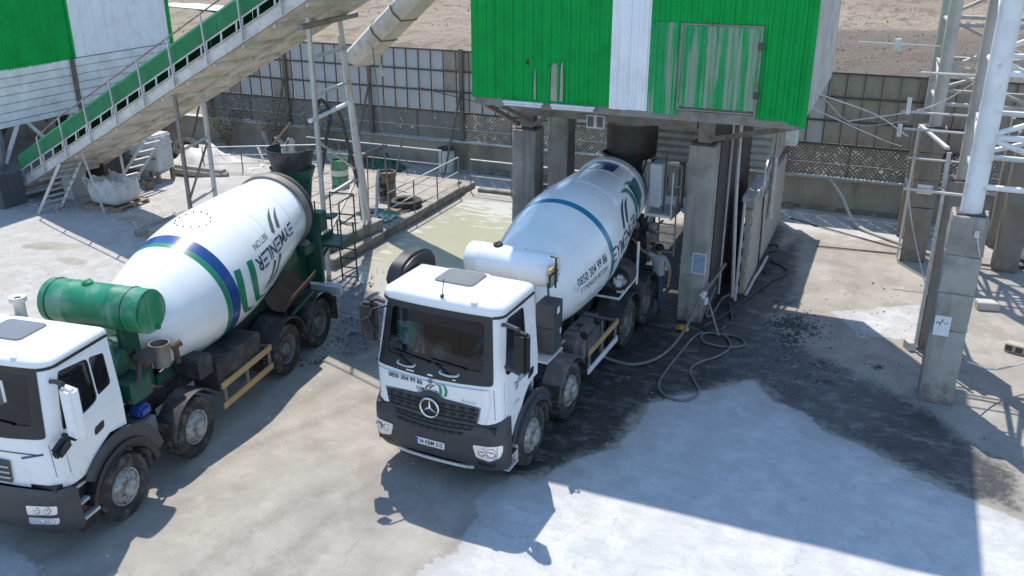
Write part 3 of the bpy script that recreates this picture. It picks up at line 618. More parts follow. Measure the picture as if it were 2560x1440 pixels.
h = ribbed(MB(), -3.90, -2.475, 5.40, 6.92, lambda a, z, o: (a, TV - o - .035, z), pitch=.19, rw=.07).build('hatch', 'sheet_green_worn', tw); h['label'] = 'worn green hatch with vertical bare streaks'
b = MB().b6(-3.93, -2.44, TV - .05, TV + .0, 6.925, 6.955).b6(-3.945, -3.905, TV - .05, TV + .0, 5.36, 6.92).b6(-2.47, -2.43, TV - .06, TV + .0, 5.30, 6.95).b6(-3.93, -2.44, TV - .05, TV, 5.33, 5.36); b.each('hatch_frame', 'steel', tw)
for z in (5.7, 6.6): MB().b6(-2.50, -2.40, TV - .085, TV - .06, z - .06, z + .06).build('hinge', 'steel_dark', tw)
fr = lambda a, z, o: (T1 + o, a, z)
for i in range(6):
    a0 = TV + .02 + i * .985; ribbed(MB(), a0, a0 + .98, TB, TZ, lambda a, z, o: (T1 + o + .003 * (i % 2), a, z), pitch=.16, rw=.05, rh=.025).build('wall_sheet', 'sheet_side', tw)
for i in range(6):
    a0 = TV + .02 + i * .985; ribbed(MB(), a0, a0 + .98, TB, TZ, lambda a, z, o: (T0 - o, a, z)).build('wall_sheet', 'sheet_green', tw)
MB().b6(T0, T1, 23.43, 23.46, TB, TZ).build('rear_wall', 'sheet_green', tw)
MB().b6(T0 - .1, T1 + .1, TV - .12, 23.6, TZ + .003, TZ + .15).build('roof', 'sheet_white', tw)
MB().b6(T1 - .02, T1 + .075, TV - .045, TV + .03, TB - .1, TZ).build('corner_trim', 'sheet_green', tw)
MB().b6(T0 + .05, T1 - .05, TV + .06, 23.4, TB + .06, TB + .14).build('floor_plate', 'steel', tw)
b = MB()
for v in (TV + .10, 19.5, 22.4, 23.3): b.b6(T0 + .03, T1 - .03, v - .07, v + .07, TB - .14, TB + .055)
for u in (T0 + .1, -7.9, -6.7, -5.0, -3.8, T1 - .1): b.b6(u - .05, u + .05, TV + .18, 23.2, TB - .13, TB + .05)
b.each('floor_beam', 'steel', tw)
cols = [(-7.99, 19.82), (-3.78, 19.82), (-8.2, 22.75), (-3.78, 22.75)]
for i, (u, v) in enumerate(cols):
    c = MB(); c.b6(u - .29, u + .29, v - .31, v + .31, -.1, 4.18); q = c.build('column', 'concrete', tw, bev=.02, rough=(.3, .004, 7))
    MB().b6(u - .33, u + .33, v - .34, v + .34, 4.18, 4.21).build('base_plate', 'steel_dark', q, world=True) if False else None
    MB().b6(u - .13, u + .17, v - .15, v + .15, 4.18, TB - .1).build('column_stub', 'steel', tw)
    MB().b6(u - .24, u + .26, v - .25, v + .25, 4.184, 4.22).build('base_plate', 'steel_dark', tw)
b = MB().b6(-7.85, -3.95, 19.62, 19.76, 4.52, 4.74).b6(-8.0, -3.9, 22.6, 22.75, 4.5, 4.7); b.each('tie_beam', 'steel', tw)
b = MB().bar((-3.6, 19.5, 4.35), (-1.72, 17.68, 5.12), .09, .11).bar((-8.1, 19.5, 4.32), (-8.2, 17.72, 5.12), .08, .1).bar((-7.75, 19.6, 4.3), (-6.7, 19.0, 5.12), .08).bar((-7.85, 19.6, 4.4), (-8.25, 18.2, 5.1), .07)
b.bar((-3.9, 19.7, 5.1), (-5.0, 19.75, 4.72), .07).bar((-6.2, 22.7, 4.7), (-5.6, 22.7, 3.0), .09).each('brace', 'steel', tw)
# discharge boot and mixer hopper hanging over the truck
b = MB().lathe([(1.25, 5.2), (1.2, 4.9), (.62, 4.45), (.60, 4.25)], (-5.75, 20.95, 0), n=24).lathe([(.62, 4.42), (.60, 3.55), (.5, 3.45)], (-5.75, 20.95, 0), n=20); b.build('discharge_boot', 'steel_dark', tw, smooth=40)
MB().lathe([(.64, 4.30), (.66, 4.33), (.66, 4.38), (.64, 4.41)], (-5.75, 20.95, 0), n=24).build('boot_ring', 'steel', tw, smooth=40)
MB().b6(-5.3, -4.2, 21.6, 22.3, 4.75, 5.15).b6(-4.9, -4.5, 19.95, 20.4, 4.8, 5.1).tube([(-6.6, 19.5, 5.0), (-6.2, 19.9, 4.7), (-5.9, 20.4, 4.6)], .09, 8).build('gate_motor', 'steel_dark', tw, bev=.01)
b = MB()
for s in np.arange(20.0, 23.2, .3): b.tube([(-4.3, s, 5.02), (-4.3, s + .15, 4.96), (-4.3, s + .3, 5.02)], .02, 5)
b.each('cable_run', 'hose_dark', tw)
for u0, u1, v0, v1, z1 in ((-3.52, -3.46, 20.14, 22.43, 4.15), (-3.50, -3.44, 23.07, 24.6, 4.4)): MB().b6(u0, u1, v0, v1, -.05, z1).build('side_wall', 'steel_dark', tw)
MB().b6(-8.0, -2.95, 23.48, 24.72, 4.75, 4.82).build('bay_shade_slab', 'steel_dark', tw)  # unseen slab added to keep sun off the bay floor
# lamps
for u0, u1, lab in ((-7.58, -6.70, 'left of the two strip lamps under the edge of the green tower'), (-6.52, -5.58, 'right of the two strip lamps under the edge of the green tower')):
    t = thing('strip_lamp', lab, 'lamp', ((u0 + u1) / 2, TV - .1, TB - .02), group='strip lamps under the tower')
    MB().b6(u0, u1, TV - .16, TV - .06, TB - .03, TB + .02).build('lamp_housing', 'steel_white', t, bev=.01)
    MB().tube([(u0 + .03, TV - .12, TB - .06), (u1 - .03, TV - .12, TB - .06)], .025, 8).build('lamp_tube', 'paper', t)
t = thing('floodlight', 'small grey floodlight hanging under the front of the green tower', 'lamp', (-5.95, 18.7, 4.75))
MB().b6(-6.16, -5.74, 18.62, 18.74, 4.55, 4.86).build('lamp_housing', 'galv', t, bev=.02); MB().b6(-6.12, -5.99, 18.605, 18.622, 4.6, 4.82).b6(-5.91, -5.78, 18.605, 18.622, 4.6, 4.82).build('lens', 'glass_dark', t); MB().b6(-5.98, -5.92, 18.66, 18.72, 4.86, 5.15).build('bracket', 'galv', t)
# paper signs on the right-hand column
t = thing('column_notice', 'weathered greenish notice glued to the concrete column beside the standing man', 'sign', (-3.93, 19.5, 1.42)); MB().b6(-4.06, -3.79, 19.49, 19.506, 1.19, 1.62).build('sheet', 'paper_green', t)
t = thing('column_notice', 'pale blue framed notice on the concrete column, right of the greenish one', 'sign', (-3.64, 19.5, 1.48)); MB().b6(-3.775, -3.50, 19.487, 19.506, 1.25, 1.70).build('sheet', 'paper_blue', t); MB().b6(-3.785, -3.49, 19.484, 19.508, 1.70, 1.72).b6(-3.785, -3.49, 19.484, 19.508, 1.23, 1.25).b6(-3.795, -3.775, 19.484, 19.508, 1.23, 1.72).b6(-3.50, -3.48, 19.484, 19.508, 1.23, 1.72).each('frame', 'paper', t)
# pipes along the rear column
t = thing('conduit', 'pale vertical conduit pipes strapped beside the right rear tower column', 'pipe', (-3.2, 21.3, 0)); b = MB(); b.tube(spline([(-3.25, 21.2, 4.9), (-3.22, 21.2, 3), (-3.14, 21.2, 1.4), (-3.05, 21.15, .1)]), .045, 8).tube([(-3.42, 21.25, 4.6), (-3.42, 21.25, .1)], .03, 6).tube([(-2.98, 21.1, 2.6), (-2.98, 21.1, .05)], .035, 6); b.each('pipe', 'galv', t)
t = thing('standpipe', 'slanting white water pipe with valves at the foot of the right front column', 'pipe', (-3.4, 19.6, 0))
MB().tube([(-3.28, 21.0, 1.0), (-3.42, 19.35, .86)], .036, 10).tube([(-3.42, 19.4, .86), (-2.95, 18.9, .05)], .024, 8).build('pipe', 'steel', t); MB().lathe([(.0, -.09), (.07, -.09), (.07, .09), (0, .09)], (-3.44, 19.25, .83), 'Y', 12).lathe([(0, -.1), (.05, -.1), (.05, .06), (0, .06)], (-3.36, 19.22, .72), n=10).build('valve', 'steel_white', t, bev=.008)
# ------------------------------------------------------------------ block wall and cabin behind the tower
t = thing('block_wall', 'rough concrete block wall on the right side of the loading bay', 'wall', (-2.95, 24.8, 0))
bl = MB().box((0, 0, 0), (.19, .39, .19)).build('block', 'block', t, bev=.008, world=False); first = True
for j in range(12):
    for i in range(16):
        v = 21.7 + i * .40 + (.2 if j % 2 else 0)
        if v > 27.95 or (j >= 11 and i > 9) or (j >= 10 and 4 < i < 8): continue
        o = bl if first else share(bl, t); first = False
        o.location = (random.uniform(-.006, .006), v + .2 - 24.8, .1 + j * .2); o.rotation_euler = (0, random.uniform(-.01, .01), random.uniform(-.012, .012))
MB().b6(-2.99, -2.91, 21.7, 28.1, -.1, 2.2).build('mortar_core', 'plaster', t)
MB().b6(-3.12, -2.82, 21.6, 23.9, 2.43, 2.55).build('coping', 'concrete_pale', t, bev=.01)
tag(MB().tube(spline([(-2.82, 23.2, 2.4), (-2.80, 23.2, 1.7), (-2.79, 23.3, .9), (-2.78, 23.3, .1)]), .025, 6).build('wall_cable', 'hose_dark'), 'dark cable hanging down the nearer part of the block wall', 'cable')
tag(MB().tube([(-2.78, 24.6, 2.9), (-2.78, 24.6, 1.3)], .07, 8).lathe([(0, 1.2), (.1, 1.2), (.1, 1.32), (0, 1.32)], (-2.78, 24.6, 0), n=10).build('drain_pipe', 'galv'), 'grey drain pipe hanging on the block wall', 'pipe')
cb = thing('control_cabin', 'raised cabin with ribbed siding and plaster end wall behind the loading bay', 'cabin', (-4.3, 26.5, 0))
b = MB()
for i in range(9):
    z = 2.55 + i * .2; MB().prism([(0, 0), (.05, .04), (.05, .13), (0, .17)], -6.2, -2.95, lambda a, c, h: (h, 24.6 - a, z + c)).build('siding_board', 'galv', cb)
MB().b6(-6.2, -2.95, 24.602, 28.7, 2.5, 4.35).build('cabin_body', 'plaster', cb)
MB().b6(-2.947, -2.90, 24.6, 28.7, 2.45, 4.35).build('end_wall', 'plaster', cb)
MB().b6(-6.3, -2.85, 24.5, 28.8, 4.353, 4.45).build('roof', 'concrete_pale', cb, bev=.01)
for u, v in ((-6.1, 24.8), (-3.1, 28.5), (-6.1, 28.5), (-4.4, 24.8)): MB().b6(u - .09, u + .09, v - .09, v + .09, 0, 2.5).build('post', 'steel_dark', cb)
for v in (25.2, 26.1): MB().b6(-2.895, -2.86, v, v + .7, 2.75, 3.6).build('shutter', 'wall_concrete', cb, bev=.01)
MB().b6(-2.9, -2.55, 27.3, 27.8, 2.6, 3.1).build('air_unit', 'steel_white', cb, bev=.02)
b = MB(); b.tube([(-2.7, 22.0, 2.5), (-2.7, 22.0, 3.3)], .03, 6).bar((-2.75, 21.8, 2.75), (-2.75, 23.6, 3.6), .04).bar((-2.75, 21.8, 2.45), (-2.75, 23.4, 2.95), .045); tag(b.build('handrail_frame', 'galv'), 'sunlit slanting rails on top of the block wall', 'railing')
# steel stair behind the drum
t = thing('steel_stair', 'dark steel stair with open treads seen between the left tower columns', 'stair', (-7.0, 24.5, 0)); b = MB()
for i in range(11): MB().b6(-7.3 + i * .02, -6.6 + i * .02, 23.6 + i * .22, 23.8 + i * .22, 1.4 + i * .24, 1.43 + i * .24).build('tread', 'steel_dark', t)
for u in (-7.32, -6.4): MB().bar((u, 23.5, 1.3), (u + .2, 26.1, 4.1), .04, .14).build('stringer', 'steel_dark', t); MB().tube([(u, 23.5, 2.2), (u + .2, 26.1, 5.0)], .025, 6).tube([(u, 23.5, 1.3), (u, 23.5, 2.2)], .02, 6).tube([(u + .1, 24.8, 2.6), (u + .1, 24.8, 3.6)], .02, 6).build('handrail', 'steel_dark', t)
MB().b6(-7.5, -6.2, 22.9, 23.6, 1.25, 1.33).tube([(-7.4, 23, 0), (-7.4, 23, 1.25)], .04, 6).tube([(-6.3, 23, 0), (-6.3, 23, 1.25)], .04, 6).build('landing', 'steel_dark', t)
# ------------------------------------------------------------------ cement silos on concrete piers
def silo(label, legs, ztop, wall_r, zc, white, xb=True):
    cx = sum(l[0] for l in legs) / 4; cy = sum(l[1] for l in legs) / 4
    t = thing('cement_silo', label, 'silo', (cx, cy, 0)); th = 11.0
    for i, (u, v, r, m) in enumerate(legs):
        w = .31; b = MB()
        if i == 0:
            zz = [-.1, 1.55, 2.3, 3.05, ztop]
            for k in range(4): b.b6(u - w, u + w, v - w, v + w, zz[k] + (.006 if k else 0), zz[k + 1])
        else: b.b6(u - w, u + w, v - w, v + w, -.1, ztop)
        b.build('pier', 'concrete' if i == 0 and white == 'steel_white' else 'concrete_brown', t, bev=.018, rough=(.3, .004, 5))
        MB().b6(u - .24, u + .24, v - .24, v + .24, ztop + .002, ztop + .03).build('base_plate', 'steel_dark', t)
        MB().tube([(u, v, ztop + .03), (u, v, th)], r, 20).build('pipe_leg', m, t, smooth=40)
    hs = [4.3, 5.2, 6.3, 7.6, 8.9, 10.2]
    for a, c in ((0, 1), (1, 3), (3, 2), (2, 0)):
        p, q = legs[a], legs[c]
        for k, z in enumerate(hs):
            MB().tube([(p[0], p[1], z), (q[0], q[1], z)], .055, 8).build('tie_tube', white, t)
        for k in (0, 2, 4): MB().tube([(p[0], p[1], hs[k]), (q[0], q[1], hs[k + 1])], .05, 8).build('brace_tube', white, t)
        for k in (1, 3): MB().tube([(q[0], q[1], hs[k]), (p[0], p[1], hs[k + 1])], .05, 8).build('brace_tube', white, t)
    MB().lathe([(.25, zc), (.3, zc + .3), (wall_r, zc + 2.6), (wall_r, 19), (wall_r * .4, 19.8), (.05, 19.9)], (cx, cy, 0), n=40).build('silo_shell', 'steel_white', t, smooth=40)
    return t
s1 = silo('nearest silo frame of white pipes on jointed concrete piers at the right edge', [(1.52, 17.81, .185, 'steel_white'), (1.50, 20.3, .17, 'pipe_grey'), (4.1, 17.8, .2, 'steel_white'), (4.1, 20.3, .17, 'pipe_grey')], 3.8, 1.75, 7.6, 'steel_white')
s2 = silo('farther silo frame of grey pipes on brown concrete piers near the fence', [(1.0, 26.2, .16, 'pipe_grey'), (.85, 28.4, .13, 'pipe_grey'), (3.3, 26.3, .16, 'pipe_grey'), (3.3, 28.4, .13, 'pipe_grey')], 3.7, 1.7, 8.5, 'pipe_grey')
t = s1
for z, u0 in ((4.15, .35), (4.75, .2), (5.1, .1), (5.9, .25)): MB().tube([(u0, 20.28, z), (1.5, 20.28, z)], .028, 6).build('arm', 'galv', s1)
MB().tube([(.35, 18.6, 3.92), (1.75, 18.6, 3.90)], .03, 8).build('arm', 'beige_steel', s1)
for (u, z, hh) in ((.22, 5.05, .34), (.12, 4.58, .26)): MB().b6(u - .045, u + .045, 20.22, 20.31, z, z + hh).build('insulator_box', 'paper', s1, bev=.01)
tag(MB().b6(-.3, -.14, 26.1, 26.2, 5.62, 5.9).bar((-1.2, 26.15, 5.78), (.8, 26.25, 5.75), .03).build('meter_box', 'paper'), 'small white box on a thin rail above the fence, left of the grey pipes', 'box')
# cable trays hung on the piers' near sides
b = MB()
for (p, q) in (((.62, 25.5, 3.85), (1.08, 20.25, 4.62 - .2)), ((1.12, 20.2, 4.35), (1.14, 20.2, 3.50))): b.bar(p, q, .085, .05)
tag(b.build('cable_tray', 'galv'), 'dusty white cable tray bending down beside the silo piers', 'cable tray')
for (u, v, z0, z1, lab) in ((1.14, 20.05, .1, 3.6, 'narrow vertical channel on the second silo pier'), (.62, 25.95, .1, 3.7, 'narrow vertical channel on the brown farther pier')): tag(MB().b6(u - .03, u + .03, v - .03, v + .06, z0, z1).b6(u - .03, u + .02, v - .2, v - .16, z0, z1).build('channel', 'galv'), lab, 'channel')
t = thing('pier_notice', 'white notice with small dark pictograms on the nearest concrete pier', 'sign', (1.38, 17.49, 1.66)); MB().b6(1.25, 1.53, 17.482, 17.497, 1.45, 1.85).build('sheet', 'paper', t)
b = MB()
for du, dz, w, hh in ((.0, .09, .025, .05), (-.03, .04, .03, .04), (-.09, .05, .012, .04), (-.065, .05, .012, .04), (.05, .05, .012, .04), (.085, .05, .012, .04), (.02, .13, .015, .015), (-.03, .0, .012, .02)): b.b6(1.38 + du - w / 2, 1.38 + du + w / 2, 17.479, 17.4815, 1.66 + dz - hh / 2, 1.66 + dz + hh / 2)
b.build('pictogram', 'logo_dark', t)
tag(MB().b6(1.62, 1.70, 17.44, 17.495, 3.45, 3.58).bar((1.66, 17.47, 3.5), (1.78, 17.47, 3.1), .05, .02).build('pier_bracket', 'galv'), 'small metal bracket near the top of the nearest concrete pier', 'bracket')
t = thing('pier_stencil', 'rough whitewashed patch with scrawled letters on the brown pier', 'sign', (.98, 25.87, 2.05)); MB().b6(.82, 1.2, 25.872, 25.886, 1.95, 2.2).build('patch', 'paper', t)
text('lettering', 'NLO 2', .14, lambda a, c: (.01 + a + .0, -.006, .02 + c), 'logo_dark', t, cut=0)
# cables between the tower corner and the silo arms
cb_ = [((-1.55, 18.6, 5.35), (-.2, 19.2, 4.72), (.2, 20.2, 4.4), .011), ((-1.55, 19.4, 5.5), (-.4, 20.0, 5.05), (.3, 20.25, 4.6), .016), ((-1.55, 20.5, 5.3), (-.8, 20.6, 4.7), (.25, 20.3, 4.9), .010), ((-.9, 19.8, 4.9), (.6, 20.4, 5.2), (1.5, 20.2, 5.9), .014)]
for i, (p, q, r_, w) in enumerate(cb_): tag(MB().tube(spline([p, q, r_]), w, 6).build('overhead_cable', 'galv'), ['thin pale cable drooping from the tower corner', 'twisted thick cable from the tower corner to the silo arms', 'slack pale cable looping behind the thick one', 'cable rising across the grey silo pipes'][i], 'cable')
tag(MB().tube(spline([(.4, 20.15, 3.75), (.7, 19.9, 2.7), (1.15, 19.2, 1.6)]), .012, 5).build('guy_wire', 'galv'), 'thin wire slanting down in front of the brown pier', 'wire')
tag(MB().tube(spline([(1.95, 17.6, .95), (2.6, 18.4, .55), (3.6, 19.5, .6), (4.2, 20.2, .9)]), .018, 6).build('slack_cable', 'galv'), 'slack pale cable hanging to the right of the nearest pier', 'cable')
# ------------------------------------------------------------------ aggregate bunker
BU = -27.8
bk = thing('aggregate_bunker', 'aggregate bunker with green and white sheets above cream boarding at the left edge', 'bunker', (-31, 25, 0))
for i in range(4): ribbed(MB(), 21.0 + i * .935, 21.0 + (i + 1) * .935 - .004, 4.10 - (.05 if i in (1, 2) else 0), 9.6, lambda a, z, o: (BU + o + .003 * (i % 2), a, z), pitch=.12, rw=.045, rh=.02).build('wall_sheet', 'sheet_green', bk)
for i in range(4): ribbed(MB(), 24.75 + i * 1.22, 24.75 + (i + 1) * 1.22 - .004, 4.12, 9.6, lambda a, z, o: (BU + o, a, z), pitch=.58, rw=.05, rh=.008).build('wall_sheet', 'sheet_white', bk)
MB().b6(BU - .05, BU + .06, 29.64, 29.78, 4.0, 9.6).b6(BU - .04, BU + .045, 24.69, 24.80, 4.08, 9.6).each('corner_trim', 'sheet_green', bk)
for i in range(6):
    z = 2.40 + i * .283; MB().prism([(0, 0), (.05, .02), (.03, .265), (0, .278)], 21.0, 29.7, lambda a, c, h: (BU - .02 + a, h, z + c)).build('siding_board', 'cladding', bk)
MB().b6(BU - 6.5, BU - .04, 21.0, 29.7, 2.6, 9.6).build('bunker_body', 'steel_dark', bk)
MB().b6(BU - 6.6, BU + .1, 20.9, 29.8, 9.6, 9.7).build('roof', 'sheet_white', bk)
MB().b6(BU - .06, BU + .07, 21.0, 29.7, 2.22, 2.39).build('sill_beam', 'cladding', bk)
for v in (21.2, 23.4, 26.4, 29.3): MB().b6(BU - .25, BU - .07, v - .09, v + .09, 0, 2.22).build('post', 'steel', bk)
MB().b6(BU + .035, BU + .13, 24.5, 24.64, 1.3, 4.10).build('front_post', 'steel_brown', bk)
for v0, v1 in ((21.2, 21.9), (23.4, 22.3), (23.4, 24.2), (26.4, 25.3)): MB().bar((BU - .1, v0, 1.0), (BU - .02, v1, 2.22), .10).build('brace', 'cladding', bk)
for v in (22.2, 25.0, 27.8): MB().lathe([(1.4, 2.6), (.35, 1.5), (.3, 1.3)], (BU - 1.7, v, 0), n=4).build('hopper_cone', 'steel_dark', bk)
MB().b6(-26.9, -24.9, 22.6, 23.6, 0, 1.35).build('dark_gap_box', 'steel_dark', bk, bev=.02)  # dark box added to stand for the shaded gap under the conveyor tail
MB().b6(BU - 6.4, BU - 6.2, 21.0, 29.8, 0, 3).build('rear_wall', 'wall_concrete', bk)
MB().b6(-31, -26.3, 19.6, 19.9, -.1, 1.15).b6(-26.6, -26.3, 19.91, 20.5, -.1, 1.1).each('plinth_wall', 'concrete_dark', bk, bev=.02)
# ------------------------------------------------------------------ inclined belt conveyor
cu = lambda u, off=0, h=0: Vector((u + off * .177, 19.48 - .18 * (u + 20) + off * .984, 3.61 + .481 * (u + 20) + h))
cv = thing('belt_conveyor', 'long inclined belt conveyor under a green hood climbing towards the tower', 'conveyor', (-18, 20.5, 0))
def slope_plate(mb, u0, u1, o0, o1, h0, h1):
    P = [cu(u, o, h) for u in (u0, u1) for o in (o0, o1) for h in (h0, h1)]
    return mb.add(P, [(0, 1, 3, 2), (4, 6, 7, 5), (0, 4, 5, 1), (2, 3, 7, 6), (0, 2, 6, 4), (1, 5, 7, 3)])
U0, U1 = -27.2, -8.4
for k, (o0, lab) in enumerate(((0, None), (1.25, None))):
    b = MB(); slope_plate(b, U0, U1, o0, o0 + .015, .0, .30); slope_plate(b, U0, U1, o0 - .05 * (k == 0), o0 + .05 * (k == 1) + .015, .305, .325); slope_plate(b, U0, U1, o0 - .06 * (k == 0), o0 + .06, -.025, -.002)
    b.build('side_channel', 'galv' if k == 0 else 'beige_steel', cv)
b = MB(); slope_plate(b, U0, U1, .06, 1.2, .36, .375); slope_plate(b, U0, U1, .06, 1.2, .04, .05); b.build('belt', 'belt', cv); b = MB(); slope_plate(b, U0, U1, .04, 1.22, -.05, -.035); b.build('return_pan', 'beige_steel', cv)
b = MB(); slope_plate(b, U0, U1, 1.30, 2.2, -.05, -.02); slope_plate(b, U0, U1, 2.2, 2.26, -.12, .05); slope_plate(b, U0, U1, 1.32, 1.38, -.16, -.055); b.build('walkway', 'beige_steel', cv)
u = U0 + .5
while u < U1:
    b = MB(); slope_plate(b, u, u + .07, .02, 2.25, -.14, -.055); b.build('cross_beam', 'beige_steel', cv)
    b = MB(); slope_plate(b, u + .35, u + .39, .1, 1.2, .10, .16); slope_plate(b, u + .30, u + .34, .1, .14, -.02, .1); slope_plate(b, u + .30, u + .34, 1.15, 1.2, -.02, .1); b.build('idler', 'steel_dark', cv)
    u += 1.15
pr = [(.03, .60), (.02, 1.04), (.10, 1.13), (.62, 1.2), (1.14, 1.13), (1.22, 1.04), (1.22, .60)]; u = U0 + .6; k = 0
while u < U1:
    e = min(u + 1.76, U1); vs = []; n = len(pr); dz = .006 * (k % 2)
    for uu in (u, e - .01): vs += [cu(uu, o, h + dz) for o, h in pr]
    MB().add(vs, [(i, i + 1, n + i + 1, n + i) for i in range(n - 1)]).build('hood_sheet', 'green', cv, smooth=30); u = e; k += 1
b = MB(); u = U0 + .5; k = 0
while u < U1: b.bar(cu(u, .03, .3), cu(u, .05, .62), .05, .03); k += 1; u += (.22 if k % 3 == 1 else .6)
b.each('hood_post', 'galv', cv); b = MB(); slope_plate(b, U0 + .5, U1, .02, .05, .56, .60); b.build('hood_rail', 'galv', cv)
pts = []
u = -25.0; i = 0
while u < U1 + .2:
    f = cu(u, -.05, -.01); tp = cu(u + .02, -.12, 1.25 - .1 * (i == 0)); MB().bar(f, tp, .035, .045).build('rail_post', 'galv', cv); pts.append(tp); u += 1.42; i += 1
MB().tube(pts, .022, 6).build('handrail', 'steel', cv); MB().tube([cu(-24.6, 2.25, .95), cu(U1, 2.25, .95)], .02, 6).build('handrail', 'galv', cv)
for u in np.arange(-24.5, U1, 2.2): MB().tube([cu(u, 2.23, 0), cu(u, 2.25, .95)], .02, 6).build('rail_post', 'galv', cv)
def leg(p, q, w, m='galv'): MB().bar(p, q, w, w * .8).build('leg', m, cv)
leg((-18.5, 19.62, 0), (-18.5, 19.62, 4.2), .10, 'steel'); leg((-18.8, 21.05, 0), (-18.75, 21.0, 4.1), .11, 'galv')
leg((-13.25, 18.75, 0), (-13.25, 18.75, 6.6), .10, 'pipe_grey'); leg((-13.62, 21.5, .6), (-13.42, 20.35, 6.4), .10, 'pipe_grey'); leg((-13.80, 21.55, .5), (-13.58, 20.5, 6.0), .05)
leg((-22.9, 20.5, 0), (-23.1, 20.2, 2.1), .07); leg((-22.8, 21.5, 0), (-23.0, 21.6, 2.0), .07)
def tie(p, q, w=.06, m='pipe_grey'): MB().bar(p, q, w).build('tie_bar', m, cv)
tie((-18.5, 19.62, 2.7), (-18.8, 21.0, 2.75)); tie((-18.5, 19.62, 1.2), (-18.8, 21.0, 2.6), .05, 'steel'); tie((-18.5, 19.62, 1.1), (-18.8, 21.0, 1.15), .06)
for z in (5.65, 4.75, 2.1): tie((-13.25, 18.75, z), (-13.48, 20.6, z + .02), .08)
tie((-13.25, 18.75, 3.6), (-13.55, 20.9, 2.3), .05); tie((-13.25, 18.75, 1.0), (-13.58, 21.1, 2.2), .05)
b = MB().bar((-13.1, 18.2, 6.42), (-13.45, 21.2, 6.45), .12); b.build('head_beam', 'steel', cv)
b = MB().tube([(-13.3, 18.55, 4.15), (-13.42, 20.45, 4.25), (-13.42, 20.6, 4.2), (-13.44, 20.62, 3.9), (-13.6, 21.2, .7)], .06, 8); tag(b.build('water_pipe', 'steel_white'), 'white water pipe bent across and down the conveyor trestle', 'pipe')
tag(MB().tube(spline([(-13.3, 18.8, 2.6), (-13.35, 19.2, 3.4), (-13.36, 19.5, 4.2), (-13.38, 19.2, 4.55), (-13.36, 18.95, 4.25), (-13.45, 20.0, 4.15), (-13.5, 20.5, 3.0), (-13.6, 21, 1.8)]), .05, 8).build('draped_hose', 'hose_dark'), 'black hose looped over the white pipe on the conveyor trestle', 'hose')
# steel ladders by the conveyor tail
def ladder(label, b0, t0, w, n, m='galv', name='steel_ladder', par=None):
    t = par or thing(name, label, 'ladder', b0); b0, t0, w = Vector(b0), Vector(t0), Vector(w)
    for s in (0, 1): MB().bar(b0 + w * s, t0 + w * s, .06, .09).build('stringer', m, t)
    for k in range(n):
        p = b0.lerp(t0, (k + .6) / n); MB().bar(p + w * .04, p + w * .96, .12, .03, up=(0, 0, 1)).build('tread', m, t)
ladder('wide steel ladder leaning on the low end of the conveyor', (-24.95, 19.75, 0), (-24.05, 20.15, 1.65), (.1, .8, 0), 8)
ladder('smaller steel ladder beyond the conveyor, above the white sack', (-24.6, 22.6, .1), (-23.5, 23.2, 1.75), (.12, .75, 0), 6)
# ------------------------------------------------------------------ enclosed chute
t = thing('enclosed_chute', 'dusty beige boxed chute slanting down in front of the fence, open end lowest', 'chute', (-14, 24.5, 5))
A = Vector((-15.9, 25.2, 4.75)); B = Vector((-8.5, 22.3, 10.1)); d = (B - A).normalized(); sx = d.cross(Vector((0, 0, 1))).normalized(); sz = sx.cross(d)
oc_ = 0; oc = [(a_ * .74, b_ * .74) for a_, b_ in [(-.62, .25), (-.62, -.05), (-.40, -.42), (.40, -.42), (.62, -.05), (.62, .25), (.35, .48), (-.35, .48)]]; L_ = (B - A).length; cuts = [0, 1.55, 2.75, 4.5, 6.2, 8.0, L_]
for k in range(6):
    s = 1.0 - .012 * (k % 2); vs = []
    for q in (cuts[k], cuts[k + 1] - .015): vs += [A + d * (q + (-(b_ + .42) * .5 if q == 0 else 0)) + sx * a_ * s + sz * b_ * s for a_, b_ in oc]
    MB().add(vs, [(i, (i + 1) % 8, 8 + (i + 1) % 8, 8 + i) for i in range(8)]).build('chute_section', 'beige_steel', t)
    if k: MB().add([A + d * (cuts[k] + q) + sx * a_ * 1.04 + sz * b_ * 1.04 for q in (-.04, .03) for a_, b_ in oc], [(i, (i + 1) % 8, 8 + (i + 1) % 8, 8 + i) for i in range(8)]).build('joint_band', 'steel_brown', t)
MB().bar(A + d * .1 - sx * .6, A + d * .1 - sx * .75 + Vector((0, 0, -.75)), .06, .04).build('flap', 'beige_steel', t)
tag(MB().tube([A + d * 1.2 + sx * .3, Vector((-14.4, 24.0, .3))], .02, 5).tube([(-15.2, 26.4, 2.0), (-15.4, 25.9, 0.3)], .03, 6).build('stay_wire', 'steel'), 'thin stay wire under the beige chute', 'wire')
# ------------------------------------------------------------------ mixer trucks (local axes: x forward, y to the driver's left, z up, origin under the first axle)
class Plan:
    def __init__(s, W_, XF, RC, bow, XR=-.28): s.W, s.XF, s.RC, s.bow, s.XR = W_, XF, RC, bow, XR; s.a = W_ - RC; s.arc = RC * math.pi / 2
    def sx(s, x): return s.a + s.arc + (s.XF - s.RC - x)
    def at(s, q):
        sg = 1 if q >= 0 else -1; q = abs(q)
        if q <= s.a: return (s.XF - s.bow * (q / s.a) ** 2, sg * q), Vector((1, sg * .05 * q / s.a, 0)).normalized()
        if q <= s.a + s.arc:
            t = (q - s.a) / s.RC; return (s.XF - s.bow * (1 - (q - s.a) / s.arc * .0) - s.RC + s.RC * math.cos(t), sg * (s.a + s.RC * math.sin(t))), Vector((math.cos(t), sg * math.sin(t), 0))
        k = (q - s.a - s.arc); return (s.XF - s.bow - s.RC - k + s.bow * min(1, k / .3), sg * s.W), Vector((0, sg, 0))
